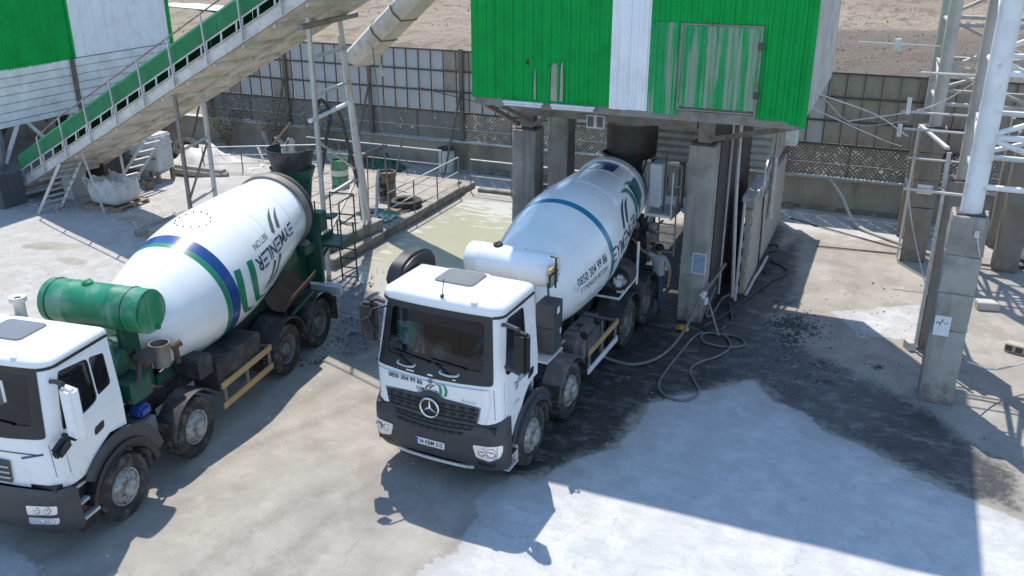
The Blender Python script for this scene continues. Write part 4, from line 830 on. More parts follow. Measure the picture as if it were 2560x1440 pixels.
def tyre_mesh(name, r, w, m='rubber'):
    N = 66; pr = [(r * .56, -w * .36), (r * .62, -w * .46), (r * .80, -w * .5), (r * .93, -w * .47), (r * .985, -w * .40), (r, -w * .24), (r, 0), (r, w * .24), (r * .985, w * .40), (r * .93, w * .47), (r * .80, w * .5), (r * .62, w * .46), (r * .56, w * .36)]
    b = MB(); vs = []; fs = []; n = len(pr)
    for i in range(N):
        a = 2 * math.pi * i / N
        for j, (q, h) in enumerate(pr):
            if 3 <= j <= 9:
                g = (i + (1 if j > 6 else 0)) % 3 == 0
                q -= (.022 if g and j not in (6,) else 0)
                if j == 6: q -= .012
            vs.append((q * math.cos(a), h, q * math.sin(a)))
    for i in range(N):
        k = (i + 1) % N
        for j in range(n - 1): fs.append((i * n + j, i * n + j + 1, k * n + j + 1, k * n + j))
    b.add(vs, fs); return b.build(name, m, None, smooth=35)
def rim_mesh(name, r, w, deep, m):
    b = MB(); R_ = r * .57; o = w * .44
    if deep: pr = [(R_, w * .36), (R_ * .96, o), (R_ * .90, o - .01), (R_ * .86, o - .10), (R_ * .80, o - .17), (R_ * .62, o - .175), (R_ * .46, o - .16), (R_ * .44, o - .05), (R_ * .36, o - .02), (.0, o - .02)]
    else: pr = [(R_, w * .36), (R_ * .96, o), (R_ * .90, o - .01), (R_ * .86, o - .05), (R_ * .80, o - .02), (R_ * .66, o + .035), (R_ * .52, o + .045), (R_ * .46, o + .045), (R_ * .44, o + .09), (R_ * .34, o + .115), (.0, o + .12)]
    b.lathe(pr, axis='Y', n=36)
    for k in range(10):
        a = 2 * math.pi * k / 10; q = R_ * (.55 if not deep else .54); h = o + (.045 if not deep else -.165)
        b.lathe([(.018, h - .005), (.018, h + .035), (0, h + .044)], (q * math.cos(a), 0, q * math.sin(a)), 'Y', 6)
        a += .31; q = R_ * .75
        b.lathe([(.022, o - .16 if deep else o - .0), (.022, (o - .168) if deep else o + .012), (0, (o - .168) if deep else o + .012)], (q * math.cos(a), 0, q * math.sin(a)), 'Y', 8)
    return b.build(name, m, None, smooth=35)
TY = tyre_mesh('tyre', .55, .33); RF = rim_mesh('rim', .55, .33, False, 'rim'); RD = rim_mesh('rim', .55, .33, True, 'rim_dark')
wheel_first = [True]
def wheel(root, x, y, steer=False, deep=False, ang=0, rimmat=None):
    w = bpy.data.objects.new('wheel', None); COL.objects.link(w); w.parent = root; w.location = (x, y, .55); w.empty_display_size = .2
    w.rotation_euler = (0, ang, 0 if y > 0 else math.pi); w.rotation_mode = 'XYZ'
    for src in (TY, RD if deep else RF):
        o = src.copy(); o.name = src.name.split('.')[0]; COL.objects.link(o); o.parent = w
    if deep:
        o = TY.copy(); COL.objects.link(o); o.parent = w; o.location = (0, -.36, 0)
def arch(root, x, y0, y1, r, a0, a1, m, th=.035, flat=0, name='mudguard'):
    b = MB(); n = 14; vs = []
    for i in range(n + 1):
        a = R(a0 + (a1 - a0) * i / n)
        for rr in (r, r + th):
            for yy in (y0, y1): vs.append((x + rr * math.cos(a), yy, .55 + rr * math.sin(a)))
        # lip on the outer edge
    fs = []
    for i in range(n):
        k = i * 4; fs += [(k, k + 1, k + 5, k + 4), (k + 2, k + 6, k + 7, k + 3), (k + 1, k + 3, k + 7, k + 5), (k, k + 4, k + 6, k + 2)]
    fs += [(0, 2, 3, 1), (n * 4, n * 4 + 1, n * 4 + 3, n * 4 + 2)]; b.add(vs, fs)
    b.tube([(x + (r + .01) * math.cos(R(a0 + (a1 - a0) * i / n)), y1, .55 + (r + .01) * math.sin(R(a0 + (a1 - a0) * i / n))) for i in range(n + 1)], .022, 6)
    return b.build(name, m, root, smooth=40, world=False)
PROF = [(-1.72, .0), (-1.72, .34), (-1.80, .48), (-2.0, .66), (-2.3, .84), (-2.65, .95), (-3.0, 1.03), (-3.7, 1.125), (-4.1, 1.155), (-4.6, 1.155), (-5.2, 1.09), (-6.2, .945), (-6.95, .82), (-7.30, .76), (-7.42, .70), (-7.42, .45)]
px_ = np.array([p[0] for p in PROF[2:-2]])[::-1]; pr_ = np.array([p[1] for p in PROF[2:-2]])[::-1]
class Drum:
    def __init__(s, z0, t=.16): s.z0, s.t = z0, t; s.e = Vector((-math.cos(t), 0, math.sin(t))); s.up = Vector((math.sin(t), 0, math.cos(t)))
    def c(s, x): return Vector((-4, 0, s.z0)) + s.e * ((-4 - x) / math.cos(s.t) * math.cos(s.t))
    def p(s, x, ph, off=.006, r=None):
        r = float(np.interp(x, px_, pr_)) if r is None else r
        return s.c(x) + (s.up * math.cos(ph) + Vector((0, 1, 0)) * math.sin(ph)) * (r + off)
    def lathe(s, mb, prof, n=72, a0=0, a1=2 * math.pi):
        full = a1 - a0 > 6.28; na = n if full else n + 1; vs = []; fs = []
        for x, r in prof:
            for k in range(na): vs.append(s.p(x, a0 + (a1 - a0) * k / n, 0, r))
        for i in range(len(prof) - 1):
            for k in range(n): fs.append((i * na + k, i * na + (k + 1) % na, (i + 1) * na + (k + 1) % na, (i + 1) * na + k))
        return mb.add(vs, fs)
def dense(prof, k=5):
    P = [Vector((a, b, 0)) for a, b in prof]; return [(v.x, max(0, v.y)) for v in spline(P, k)]
def strip(name, pts, ws, fn, m, root):
    P = spline([(a, b, 0) for a, b in pts], 6); n = len(P); vs = []
    for i, p in enumerate(P):
        d = (P[min(i + 1, n - 1)] - P[max(0, i - 1)]).normalized(); nn = Vector((-d.y, d.x, 0)); w = np.interp(i / (n - 1), np.linspace(0, 1, len(ws)), ws) / 2
        for s in (-1, 0, 1): q = p + nn * w * s; vs.append(fn(q.x, q.y))
    fs = [(i * 3 + j, i * 3 + j + 1, i * 3 + j + 4, i * 3 + j + 3) for i in range(n - 1) for j in range(2)]
    return MB().add(vs, fs).build(name, m, root, world=False)
def logo(fn, root, k=1.0, dark='logo_dark', sub='BETON'):
    """company mark: units are letter heights"""
    g = lambda a, b: fn(a * k, b * k)
    text('lettering', 'ΞYMΞNLΞR', 1.32, lambda a, b: g(a, b), dark, root, width=6.1, cut=.35, bold=.028)
    if sub: text('lettering', sub, .62, lambda a, b: g(a + 1.55, b - 1.05), 'logo_grey', root, width=1.9, cut=.3)
    strip('logo_arc', [(3.6, -.65), (3.8, .6), (3.75, 1.4), (3.4, 2.25), (2.27, 2.57)], [.62, .7, .6, .45, .03], g, 'logo_green', root)
    strip('logo_arc', [(4.98, -.73), (5.25, .5), (5.2, 1.4), (4.8, 2.35), (3.75, 2.75)], [.62, .7, .6, .45, .03], g, 'logo_green', root)
    strip('logo_stroke', [(.74, .8), (1.2, 1.3), (1.75, 1.72), (2.67, 2.0)], [.42, .4, .3, .02], g, dark, root)
    strip('logo_stroke', [(-.23, .8), (.2, 1.35), (.8, 1.8), (2.0, 2.2)], [.42, .4, .3, .02], g, dark, root)
    strip('logo_stroke', [(-.37, -.8), (-.7, -1.35), (-1.1, -1.8), (-1.86, -2.35)], [.42, .4, .3, .02], g, 'logo_grey', root)
    strip('logo_stroke', [(-1.26, -.8), (-1.5, -1.2), (-1.8, -1.6), (-2.5, -2.14)], [.42, .4, .3, .02], g, 'logo_grey', root)
def make_truck(K, loc, yaw, label, zd):
    C_ = K == 'C'; root = thing('mixer_truck', label, 'mixer truck', loc, yaw); root['_o'] = [0, 0, 0]
    B = lambda mb, n, m, par=root, **k: mb.build(n, m, par, world=False, **k)
    pl = Plan(1.17, 1.25, .30, .05)
    def cm(q, z, off=0):
        (x, y), n = pl.at(q); f = max(0, min(1, (x - .45) / .8)); lean = .24 * max(0, min(1.2, (z - 2.05) / 1.05)); tz = 1 - .075 * max(0, min(1.2, (z - 2.0) / 1.1))
        if C_: x += .03 * f * max(0, min(1, (2.12 - z) / .07))
        return Vector((x - lean * f, y * tz, z)) + n * off
    a = pl.a; sx = pl.sx; se = a + pl.arc
    half = ([(0, 1.345), (a + .1, 1.345), (se - .03, 1.40), (sx(.93), 1.36), (sx(.92), .93), (sx(.60), .93), (sx(.46), 1.14), (sx(.28), 1.42), (sx(.10), 1.57), (sx(-.05), 1.62), (sx(-.27), 1.62), (sx(-.27), 3.10)] if C_ else
            [(0, 1.24), (a + .1, 1.24), (sx(.93), 1.22), (sx(.62), 1.22), (sx(.46), 1.36), (sx(.28), 1.50), (sx(.10), 1.58), (sx(-.27), 1.52), (sx(-.27), 3.04)])
    outer = half + [(-q, z) for q, z in half[::-1] if q > 0]
    zr = 3.10 if C_ else 3.04; wt = 3.02 if C_ else 2.97
    ws = rrect(-.92, .92, 2.20, wt, .07)
    win = [(sx(1.0), 2.14), (sx(.18), 2.10), (sx(.18), 3.0), (sx(.92), 3.02)] if C_ else [(sx(1.0), 2.10), (sx(.45), 2.16), (sx(.22), 2.22), (sx(.22), 2.86), (sx(.92), 2.92)]
    win = rpoly(win, .07); winr = [(-q, z) for q, z in win]
    holes = [ws, win, winr]
    qw = None
    if not C_:
        qw = rpoly([(sx(.17), 2.24), (sx(-.13), 2.30), (sx(-.13), 2.80), (sx(.17), 2.86)], .05); holes += [qw, [(-q, z) for q, z in qw]]
    sheet('cab_body', [outer] + holes, lambda q, z: cm(q, z), 'white', root, .085, thick=.012)
    sheet('windscreen', [rrect(-.93, .93, 2.19, wt + .01, .07)], lambda q, z: cm(q, z, -.006), 'glass', root, .1)
    wb = 2.035 if C_ else 2.06
    sheet('windscreen_surround', [rpoly([(-1.06, wb), (-.5, wb - .03), (0, wb - .04), (.5, wb - .03), (1.06, wb), (1.02, wt + .08), (-1.02, wt + .08)], .05), rrect(-.885, .885, 2.235, wt - .02, .06)], lambda q, z: cm(q, z, .010), 'black', root, .1, thick=.006)
    for sg in (1, -1):
        f = (lambda q, z, s=sg: cm(s * q, z, -.006)); sheet('side_window', [[(q, z) for q, z in win]], f, 'glass_dark', root, .15)
        if qw: sheet('side_window', [qw], f, 'glass_dark', root, .15)
        # door skin stands proud, so its shut lines read
        dw = [(q, z) for q, z in win]
        dp = ([(se - .02, 1.42), (sx(.88), 1.40), (sx(.88), .955), (sx(.62), .955), (sx(.48), 1.17), (sx(.30), 1.45), (sx(.11), 1.60), (sx(.11), 3.05), (sx(.93), 3.07), (se - .04, 2.1)] if C_ else
              [(se - .05, 1.27), (sx(.63), 1.25), (sx(.47), 1.39), (sx(.29), 1.53), (sx(.19), 1.58), (sx(.19), 2.95), (sx(.93), 2.99), (se - .06, 2.1)])
        o = sheet('door', [dp, dw], lambda q, z, s=sg: cm(s * q, z, .010), 'white', root, .1, thick=.010)
        bar = [(q, z) for q, z in win]; mb = MB(); mb.tube([cm(sg * q, z, .008) for q, z in win], .012, 5, closed=True); B(mb, 'window_seal', 'black')
        hx_ = .02 if C_ else .28
        sheet('door_handle', [rpoly([(sx(hx_ + .13), 1.70), (sx(hx_ - .07), 1.74), (sx(hx_ - .09), 1.86), (sx(hx_ + .11), 1.82)], .04)], lambda q, z, s=sg: cm(s * q, z, .022), 'black', root, 0, thick=.02)
        # vertical side flap in front of the door
        mb = MB(); mb.tube([cm(sg * (a + .22), 1.42, .001), cm(sg * (a + .20), 1.95, .001)], .004, 5); mb.tube([cm(sg * (se - .06), 1.42, .001), cm(sg * (se - .08), 2.05, .001)], .003, 5); mb.each('shut_line', 'grey_plastic', root, world=False)
        # drip seal under the roof
        mb = MB(); mb.tube([cm(sg * q, zr - .02, .006) for q in np.linspace(a + .15, sx(-.27), 16)], .022, 6); B(mb, 'roof_seal', 'black')
    # roof cap
    qs = list(np.linspace(-sx(-.27), -se, 10)) + list(np.linspace(-se, se, 34))[1:] + list(np.linspace(se, sx(-.27), 10))[1:]
    base = [cm(q, zr - .005) for q in qs]; base += [Vector((-.27, y, zr)) for y in np.linspace(1.0, -1.0, 9)]
    cen = Vector((.32, 0, zr)); rings = [(1.0, 0), (1.012, .03), (1.008, .08), (.985, .125), (.94, .16), (.86, .185), (.7, .205), (.45, .22), (.2, .226)]
    hs = 1.0 if C_ else .75; vs = []; n = len(base)
    for k, dz in rings: vs += [Vector((cen.x + (p.x - cen.x) * (k if k <= 1 or p.x > .3 else 1), cen.y + (p.y - cen.y) * k, zr + dz * hs + (.02 * (p.x - .3) if 0 else 0))) for p in base]
    fs = [(i * n + j, i * n + (j + 1) % n, (i + 1) * n + (j + 1) % n, (i + 1) * n + j) for i in range(len(rings) - 1) for j in range(n)] + [tuple((len(rings) - 1) * n + j for j in range(n))]
    B(MB().add(vs, fs), 'roof', 'white', smooth=50)
    zt = zr + .226 * hs
    hx = .22 if C_ else .30; MB().b6(0, 0, 0, 0, 0, 0)
    mb = MB(); mb.prism(rrect(hx - .30, hx + .30, -.36, .36, .09), zt - .03, zt + .028, lambda p, q, h: (p, q, h)); B(mb, 'roof_hatch', 'hatch_grey', bev=.012)
    mb = MB(); mb.prism(rrect(hx - .35, hx + .35, -.41, .41, .1), zt - .04, zt + .006, lambda p, q, h: (p, q, h)); B(mb, 'hatch_surround', 'white', bev=.006)
    mb = MB(); mb.lathe([(.035, 0), (.03, .05), (0, .06)], (.93, .05, zt - .06), n=10).tube([(.93, .05, zt), (.86, .05, zt + .22)], .008, 5); B(mb, 'aerial', 'black')
    for yy in ((.62,) if C_ else (.6, -.6)): B(MB().b6(.82, .98, yy - .05, yy + .05, zt - .07, zt - .03), 'marker_lamp', 'paper', bev=.01)
    # rear wall and interior
    B(MB().b6(-.29, -.255, -1.08, 1.08, 1.2, zr - .002), 'rear_wall', 'white'); B(MB().b6(-.253, -.235, -1.03, 1.03, 1.37, zr - .06).b6(-.23, .9, -1.0, 1.0, zr + .02, zr + .03), 'cab_lining', 'dash')
    B(MB().b6(-.25, 1.0, -1.05, 1.05, 1.30, 1.36).b6(.72, 1.12, -1.05, 1.05, 1.36, 2.10).b6(.66, .80, -.1, .55, 2.0, 2.18), 'dashboard', 'dash', bev=.03)
    for yy in (.52, -.52): B(MB().b6(-.12, .34, yy - .26, yy + .26, 1.36, 1.72).b6(-.22, -.06, yy - .25, yy + .25, 1.70, 2.38).b6(-.2, -.09, yy - .13, yy + .13, 2.40, 2.58), 'seat', 'seat', bev=.05)
    cw_ = Vector((.50, .52, 2.08)); ax = Vector((-.75, 0, .66)).normalized(); u_ = ax.orthogonal().normalized(); v_ = ax.cross(u_)
    mb = MB(); mb.tube([cw_ + (u_ * math.cos(t) + v_ * math.sin(t)) * .22 for t in np.linspace(0, 6.283, 25)[:-1]], .018, 6, closed=True); mb.bar(cw_ - u_ * .21, cw_ + u_ * .21, .03).tube([cw_, cw_ - ax * .35], .03, 6); B(mb, 'steering_wheel', 'black')
    mb = MB(); mb.prism([(-.86, 2.72), (-.1, 2.78), (.1, 2.78), (.86, 2.72), (.86, 2.95), (-.86, 2.95)], 0, .02, lambda p, q, h: cm(p, q, -.12 - h)); B(mb, 'sun_blind', 'dash')
    # wipers
    for q0, q1 in ((-.75, -.05), (-.05, .6)):
        mb = MB(); mb.bar(cm(q0 + .35, 2.13, .03), cm(q0 + .05, 2.27, .035), .02).bar(cm(q0 + .0, 2.30, .03), cm(q1, 2.24, .03), .018, .03); B(mb, 'wiper', 'black')
    # mirrors
    for sg in (1, -1):
        hm = 'white' if (not C_) else 'black'
        mx = 1.02 if C_ else .98; my = (1.47 if sg > 0 else 1.30) if C_ else 1.44; z0, z1 = (2.30, 2.98) if C_ else (2.05, 2.85)
        mb = MB(); mb.box((0, 0, 0), (.16, .27, z1 - z0), mtx=Matrix.Translation((mx, sg * my, (z0 + z1) / 2)) @ Matrix.Rotation(-sg * .25, 4, 'Z')); B(mb, 'mirror', 'black' if C_ else 'white', bev=.045, seg=2)
        mb = MB(); mb.box((0, 0, 0), (.012, .22, z1 - z0 - .08), mtx=Matrix.Translation((mx - .082, sg * (my - .02 * 0), (z0 + z1) / 2)) @ Matrix.Rotation(-sg * .25, 4, 'Z')); B(mb, 'mirror_glass', 'chrome')
        mb = MB(); top = z1 + .04
        mb.tube([cm(sg * (se - .12), top - .06, .0), cm(sg * (se - .12), top - .02, .12), (mx + .02, sg * (my - .05), top)], .035, 8).tube([cm(sg * (se - .05), z0 - .02, .0), (mx, sg * (my - .05), z0 - .03)], .035, 8); mb.each('mirror_arm', 'grey_plastic' if C_ else 'black', root, world=False)
    if not C_:
        B(MB().box((0, 0, 0), (.30, .16, .2), mtx=Matrix.Translation((1.16, 1.30, 1.97)) @ Matrix.Rotation(.4, 4, 'Y')), 'ramp_mirror', 'black', bev=.05, seg=2)
    else:
        mb = MB(); mb.tube([cm(-(a + .1), 2.98, .0), (1.24, -1.06, 2.98), (1.30, -1.10, 2.88)], .02, 6); mb.box((0, 0, 0), (.10, .16, .24), mtx=Matrix.Translation((1.30, -1.10, 2.74)) @ Matrix.Rotation(.5, 4, 'X')); B(mb, 'front_mirror', 'black', bev=.02)
    # front: bumper, grille, lamps
    bp = Plan(1.235, 1.345 if C_ else 1.36, .30, .07, .6)
    def bmf(q, z, off=0):
        (x, y), n = bp.at(q); f = max(0, min(1, (x - .6) / .6)); k = .10 * max(0, (z - 1.15) / .2) ** 1.5 + .12 * max(0, (.72 - z) / .25) ** 1.5
        return Vector((x - k * f, y * (1 - .02 * k / .1), z)) + n * off
    bs = bp.sx; be = bp.a + bp.arc
    if C_:
        hb = [(0, .60), (.5, .58), (.72, .47), (be - .1, .45), (bs(.92), .48), (bs(.92), 1.05), (bs(.95), 1.38), (be - .1, 1.40), (bp.a, 1.36), (0, 1.36)]
    else: hb = [(0, .50), (.6, .46), (be - .1, .48), (bs(1.02), .55), (bs(1.04), 1.18), (be - .1, 1.25), (bp.a, 1.255), (0, 1.255)]
    poly = hb + [(-q, z) for q, z in hb[::-1] if q > 0]
    sheet('bumper', [poly], lambda q, z: bmf(q, z), 'grey_plastic', root, .08, thick=.008)
    B(MB().b6(.75, 1.22, -1.1, 1.1, .6, 1.3), 'bumper_core', 'black')
    if C_:
        gp = [(0, 1.30), (.80, 1.33), (.86, 1.64), (.5, 1.675), (.22, 1.69), (.15, 1.75), (0, 1.775)]
        sheet('grille_panel', [gp + [(-q, z) for q, z in gp[::-1] if q > 0]], lambda q, z: cm(q, z, .05), 'grey_plastic', root, .09, thick=.008)
        sl_ = MB().prism([(-.062, .024), (.062, .024), (.05, -.012), (.025, -.028), (-.025, -.028), (-.05, -.012)], -.004, .004, lambda p, q, h: (h, p, q)); sl0 = None
        rowsz = [(1.60, cm, .066, [-.74, -.57, -.40, -.235, .235, .40, .57, .74]), (1.46, cm, .066, [-.72, -.56, -.40, -.24, .24, .40, .56, .72]), (1.25, bmf, .014, [-.66, -.51, -.36, -.21, -.06, .09, .24, .39, .54, .69]), (1.12, bmf, .014, [-.60, -.46, -.32, -.18, -.04, .10, .24, .38, .52])]
        for z, f, of, qs_ in rowsz:
            for q in qs_:
                dz = .045 * (q / .8) ** 2 if f is bmf else .0
                p = f(q, z + dz, of); p2 = f(q + .02, z + dz, of); rz = math.atan2(-(p2.x - p.x), (p2.y - p.y))
                if sl0 is None: sl0 = B(sl_, 'grille_slot', 'belt'); o = sl0
                else: o = share(sl0, root)
                o.location = p; o.rotation_euler = (0, 0, rz)
        for z, q0, q1, f, of in ((1.53, -.82, -.2, cm, .064), (1.53, .2, .82, cm, .064), (1.385, -.80, .80, cm, .060), (1.20, -.70, .72, bmf, .008), (1.315, -.78, .78, bmf, .002)):
            mb = MB(); mb.tube([f(q, z + (.04 * (q / .8) ** 2 if f is bmf else 0), of) for q in np.linspace(q0, q1, 14)], .013, 5); B(mb, 'grille_bar', 'belt')
        c0 = cm(0, 1.50, .085); mb = MB(); mb.tube([c0 + Vector((0, .165 * math.cos(t), .165 * math.sin(t))) for t in np.linspace(0, 6.283, 41)[:-1]], .021, 8, closed=True)
        for k in range(3):
            t = R(90 + 120 * k); d = Vector((0, math.cos(t), math.sin(t))); s_ = Vector((0, -d.z, d.y)); mb.add([c0 + s_ * .026, c0 - s_ * .026, c0 + d * .16, c0 + Vector((.028, 0, 0)), c0 + d * .16 + Vector((.004, 0, 0))], [(0, 2, 3), (1, 3, 2), (0, 3, 1)])
        B(mb, 'star_emblem', 'chrome', smooth=50); mb = MB(); mb.lathe([(.16, 0), (.0, 0)], c0 + Vector((-.02, 0, 0)), 'X', 28); B(mb, 'emblem_disc', 'black')
        for sg in (1, -1):
            hp = [(.74, .98), (.80, .76), (1.02, .72), (1.19, .78), (1.24, .90), (1.24, 1.0)]; hp = [(sg * q, z) for q, z in hp]
            sheet('headlight', [rpoly(hp, .04)], lambda q, z: bmf(q, z, .014), 'lamp', root, .08, thick=.008)
            for q, rr in ((.90, .065), (1.05, .075)):
                c_ = bmf(sg * q, .87, .02); n_ = (bmf(sg * q, .87, .1) - c_).normalized(); T_ = Matrix.Translation(c_) @ n_.to_track_quat('Z', 'Y').to_matrix().to_4x4()
                B(MB().lathe([(rr, 0), (rr, .015), (rr * .8, .02), (rr * .7, .006), (0, .002)], T=T_, n=20), 'headlight_lens', 'chrome', smooth=40)
            sheet('fog_lamp', [rpoly([(sg * .80, .60), (sg * 1.05, .56), (sg * 1.12, .62), (sg * .84, .67)], .02)], lambda q, z: bmf(q, z, .006), 'black', root, .1, thick=.01)
        mb = MB(); mb.box(bmf(-.02, .84, .012) + Vector((0, 0, 0)), (.014, .54, .125)); o = B(mb, 'number_plate', 'paper', bev=.004)
        mb = MB(); mb.box(bmf(-.02, .84, .0205) + Vector((0, -.245, 0)), (.003, .045, .118)); B(mb, 'plate_band', 'blue')
        text('lettering', '34 KBM 315', .105, lambda p, q: bmf(-.02, .84, .0215) + Vector((0, .02 + p, q)), 'black', root, width=.43, cut=0, bold=.002)
        mb = MB(); mb.tube([bmf(q, .50 - .03 * (abs(q) < .6), .015) for q in np.linspace(-.72, .72, 12)], .03, 8); B(mb, 'underrun_bar', 'galv')
        B(MB().b6(.9, 1.18, -.7, .7, .38, .58), 'skid_plate', 'black', bev=.05)
        mb = MB()
        for q in (-.48, .32):
            mb.tube(spline([cm(q - .16, 2.145, .01), cm(q - .15, 2.125, .05), cm(q, 2.11, .06), cm(q + .15, 2.125, .05), cm(q + .16, 2.145, .01)], 4), .018, 6)
        mb.each('grab_handle', 'galv', root, world=False)
        text('lettering', '0850 304 99 86', .12, lambda p, q: cm(-.47 + p, 1.90 + q, .044), 'logo_dark', root, width=.66, cut=.05, bold=.002)
        logo(lambda p, q: cm(-.06 + p, 1.785 + q * .9, .044), root, .066, sub=None)
        text('lettering', 'Arocs', .10, lambda p, q: cm(.66 + p, 1.73 + q, .044), 'pale_print', root, width=.26, cut=.05, shear=.3)
        mb = MB(); c1 = cm(.0, 1.955, .035)
        for k in range(2): mb.tube([c1 + Vector((0, (.036 - .016 * k) * math.cos(t), (.036 - .016 * k) * math.sin(t))) for t in np.linspace(0, 6.283, 15)[:-1]], .005, 5, closed=True)
        B(mb, 'round_badge', 'logo_dark')
        sideq = lambda p, q: cm(sx(.52 - p * 1.0), 1.86 + q + p * .0, .024)
        logo(sideq, root, .058, sub=None)
        text('lettering', '4145', .075, lambda p, q: cm(sx(.58 - p), 1.52 + q, .024), 'logo_grey', root, cut=.05)
        # white skin of the front panel is a separate flap
        fp = [(0, 1.80), (.20, 1.775), (.26, 1.70), (.5, 1.69), (.88, 1.66), (.83, 1.36), (.93, 1.36), (1.0, 1.7), (1.0, 1.965), (.5, 1.945), (0, 1.935)]
        sheet('front_flap', [fp + [(-q, z) for q, z in fp[::-1] if q > 0]], lambda q, z: cm(q, z, .032), 'white', root, .09, thick=.010)
    else:
        gp = [(0, 1.30), (.40, 1.30), (.43, 1.66), (0, 1.68)]
        sheet('grille_panel', [gp + [(-q, z) for q, z in gp[::-1] if q > 0]], lambda q, z: cm(q, z, .03), 'steel_dark', root, .09, thick=.008)
        for z in (1.38, 1.47, 1.56): B(MB().tube([cm(q, z, .04) for q in np.linspace(-.4, .4, 9)], .014, 5), 'grille_bar', 'galv')
        mb = MB(); mb.tube([cm(q, 1.80, .008) for q in np.linspace(-.95, .95, 15)], .008, 5); B(mb, 'shut_line', 'grey_plastic')
        sheet('swoosh_decal', [[(.62, 1.70), (.98, 1.80), (.98, 1.83), (.62, 1.74)]], lambda q, z: cm(q, z, .004), 'blue', root, .08)
        for sg in (1, -1):
            for z0_, z1_ in ((.86, 1.0), (.70, .80)):
                sheet('headlight', [rpoly([(sg * .62, z0_ - .02), (sg * 1.08, z0_ + .03), (sg * 1.10, z1_ + .03), (sg * .62, z1_)], .03)], lambda q, z: bmf(q, z, .014), 'lamp', root, .08, thick=.008)
    if not C_:
        for sg in (1, -1):
            for q, z, rr in ((.78, .93, .05), (.95, .95, .055), (.85, .755, .035), (1.0, .765, .035)):
                c_ = bmf(sg * q, z, .016); n_ = (bmf(sg * q, z, .1) - c_).normalized(); T_ = Matrix.Translation(c_) @ n_.to_track_quat('Z', 'Y').to_matrix().to_4x4()
                B(MB().lathe([(rr, 0), (rr, .012), (rr * .8, .016), (rr * .7, .004), (0, .002)], T=T_, n=16), 'headlight_lens', 'chrome', smooth=40)
    # steps, wheel-arch trims
    for sg in (1, -1):
        if C_:
            mb = MB(); mb.b6(.56, .92, sg * .85, sg * 1.17, .86, .90).b6(.56, .92, sg * .88, sg * 1.2, .58, .62).b6(.54, .60, sg * .85, sg * 1.19, .40, .92).b6(.54, .92, sg * .88, sg * 1.2, .36, .39); B(mb, 'step', 'galv', bev=.01)
            for k in range(5): B(MB().b6(.60 + k * .065, .635 + k * .065, sg * .9, sg * 1.205, .621, .635), 'step_tread', 'chassis')
        else:
            for k, (z, yo) in enumerate(((1.12, 1.14), (.86, 1.18), (.60, 1.20))):
                B(MB().b6(.58, 1.0 - .04 * k, sg * .80, sg * yo, z - .05, z), 'step', 'galv', bev=.012)
                B(MB().b6(.54, 1.02 - .04 * k, sg * .80, sg * (yo - .06), z - .24, z - .055), 'step_box', 'black')
        arch(root, 0, *((.92, 1.27) if sg > 0 else (-.92, -1.27)), .66, 18 if C_ else 12, 158 if C_ else 172, 'grey_plastic' if C_ else 'black', th=.09 if C_ else .13)
        B(MB().b6(-.62, -.55, sg * .93, sg * 1.24, .55, .95), 'mud_flap', 'rubber')
        ra, rb, a0_, a1_ = (.70, .86, 20, 150) if C_ else (.70, 1.0, 38, 166)
        fp = [(ra * math.cos(R(t)), .55 + ra * math.sin(R(t))) for t in np.linspace(a0_, a1_, 14)] + [((rb - .0 * k) * math.cos(R(t)), .55 + (rb if not C_ else rb) * math.sin(R(t))) for k, t in enumerate(np.linspace(a1_, a0_, 14))]
        B(MB().prism(fp, sg * 1.19, sg * 1.225, lambda p, q, h: (p, h, q)), 'arch_trim', 'grey_plastic', bev=.012)
    # wheels
    xs_ = (0, -1.76, -5.18, -6.53) if C_ else (0, -1.87, -5.08, -6.48)
    for k, x in enumerate(xs_):
        for sg in (1, -1): wheel(root, x, sg * (1.05 if k < 2 else 1.03), deep=k >= 2, ang=k * .7 + sg)
        B(MB().tube([(x, -.9, .55), (x, .9, .55)], .09, 10).lathe([(.0, -.25), (.22, -.2), (.25, 0), (.22, .2), (0, .25)], (x, 0, .55), 'X', 16), 'axle', 'chassis', smooth=40)
    fm = 'grey_fender' if C_ else 'chassis'
    for sg in (1, -1):
        y0, y1 = (.86, 1.24) if sg > 0 else (-.86, -1.24)
        arch(root, xs_[1], y0, y1, .66, 8, 150, fm, th=.03); arch(root, xs_[2], (.62 if sg > 0 else -.62), y1, .67, 25, 175, 'chassis'); arch(root, xs_[3], (.62 if sg > 0 else -.62), y1, .67, 5, 155, 'chassis')
        B(MB().b6(xs_[1] + .62, xs_[1] + .68, y0, y1, .55, .95), 'mud_flap', 'rubber'); B(MB().b6(xs_[3] - .72, xs_[3] - .69, y0, y1, .35, .9), 'mud_flap', 'rubber')
    # chassis
    mb = MB()
    for sg in (1, -1):
        mb.b6(-7.5, .9, sg * .38, sg * .45, .82, 1.10).b6(-7.45, -1.2, sg * .36, sg * .47, 1.11, 1.24)
    for x in (-.6, -1.4, -2.6, -3.6, -4.4, -5.8, -7.3): mb.b6(x - .06, x + .06, -.37, .37, .86, 1.06)
    B(mb, 'frame_rail', 'chassis', bev=.01)
    B(MB().b6(-.7, .75, -.36, .36, .75, 1.28).b6(-1.25, -.72, -.3, .3, .8, 1.25).b6(.6, .78, -.45, .45, .7, 1.25), 'engine', 'steel_dark', bev=.04)
    gm = 'white' if C_ else 'truck_green'
    # drum
    D = Drum(zd); pf = dense(PROF[1:-1], 4); pf = [PROF[0]] + pf + [PROF[-1]]
    mb = MB(); D.lathe(mb, pf, 84); B(mb, 'drum', 'drum_white', smooth=35)
    xb = -4.02 if C_ else -3.50
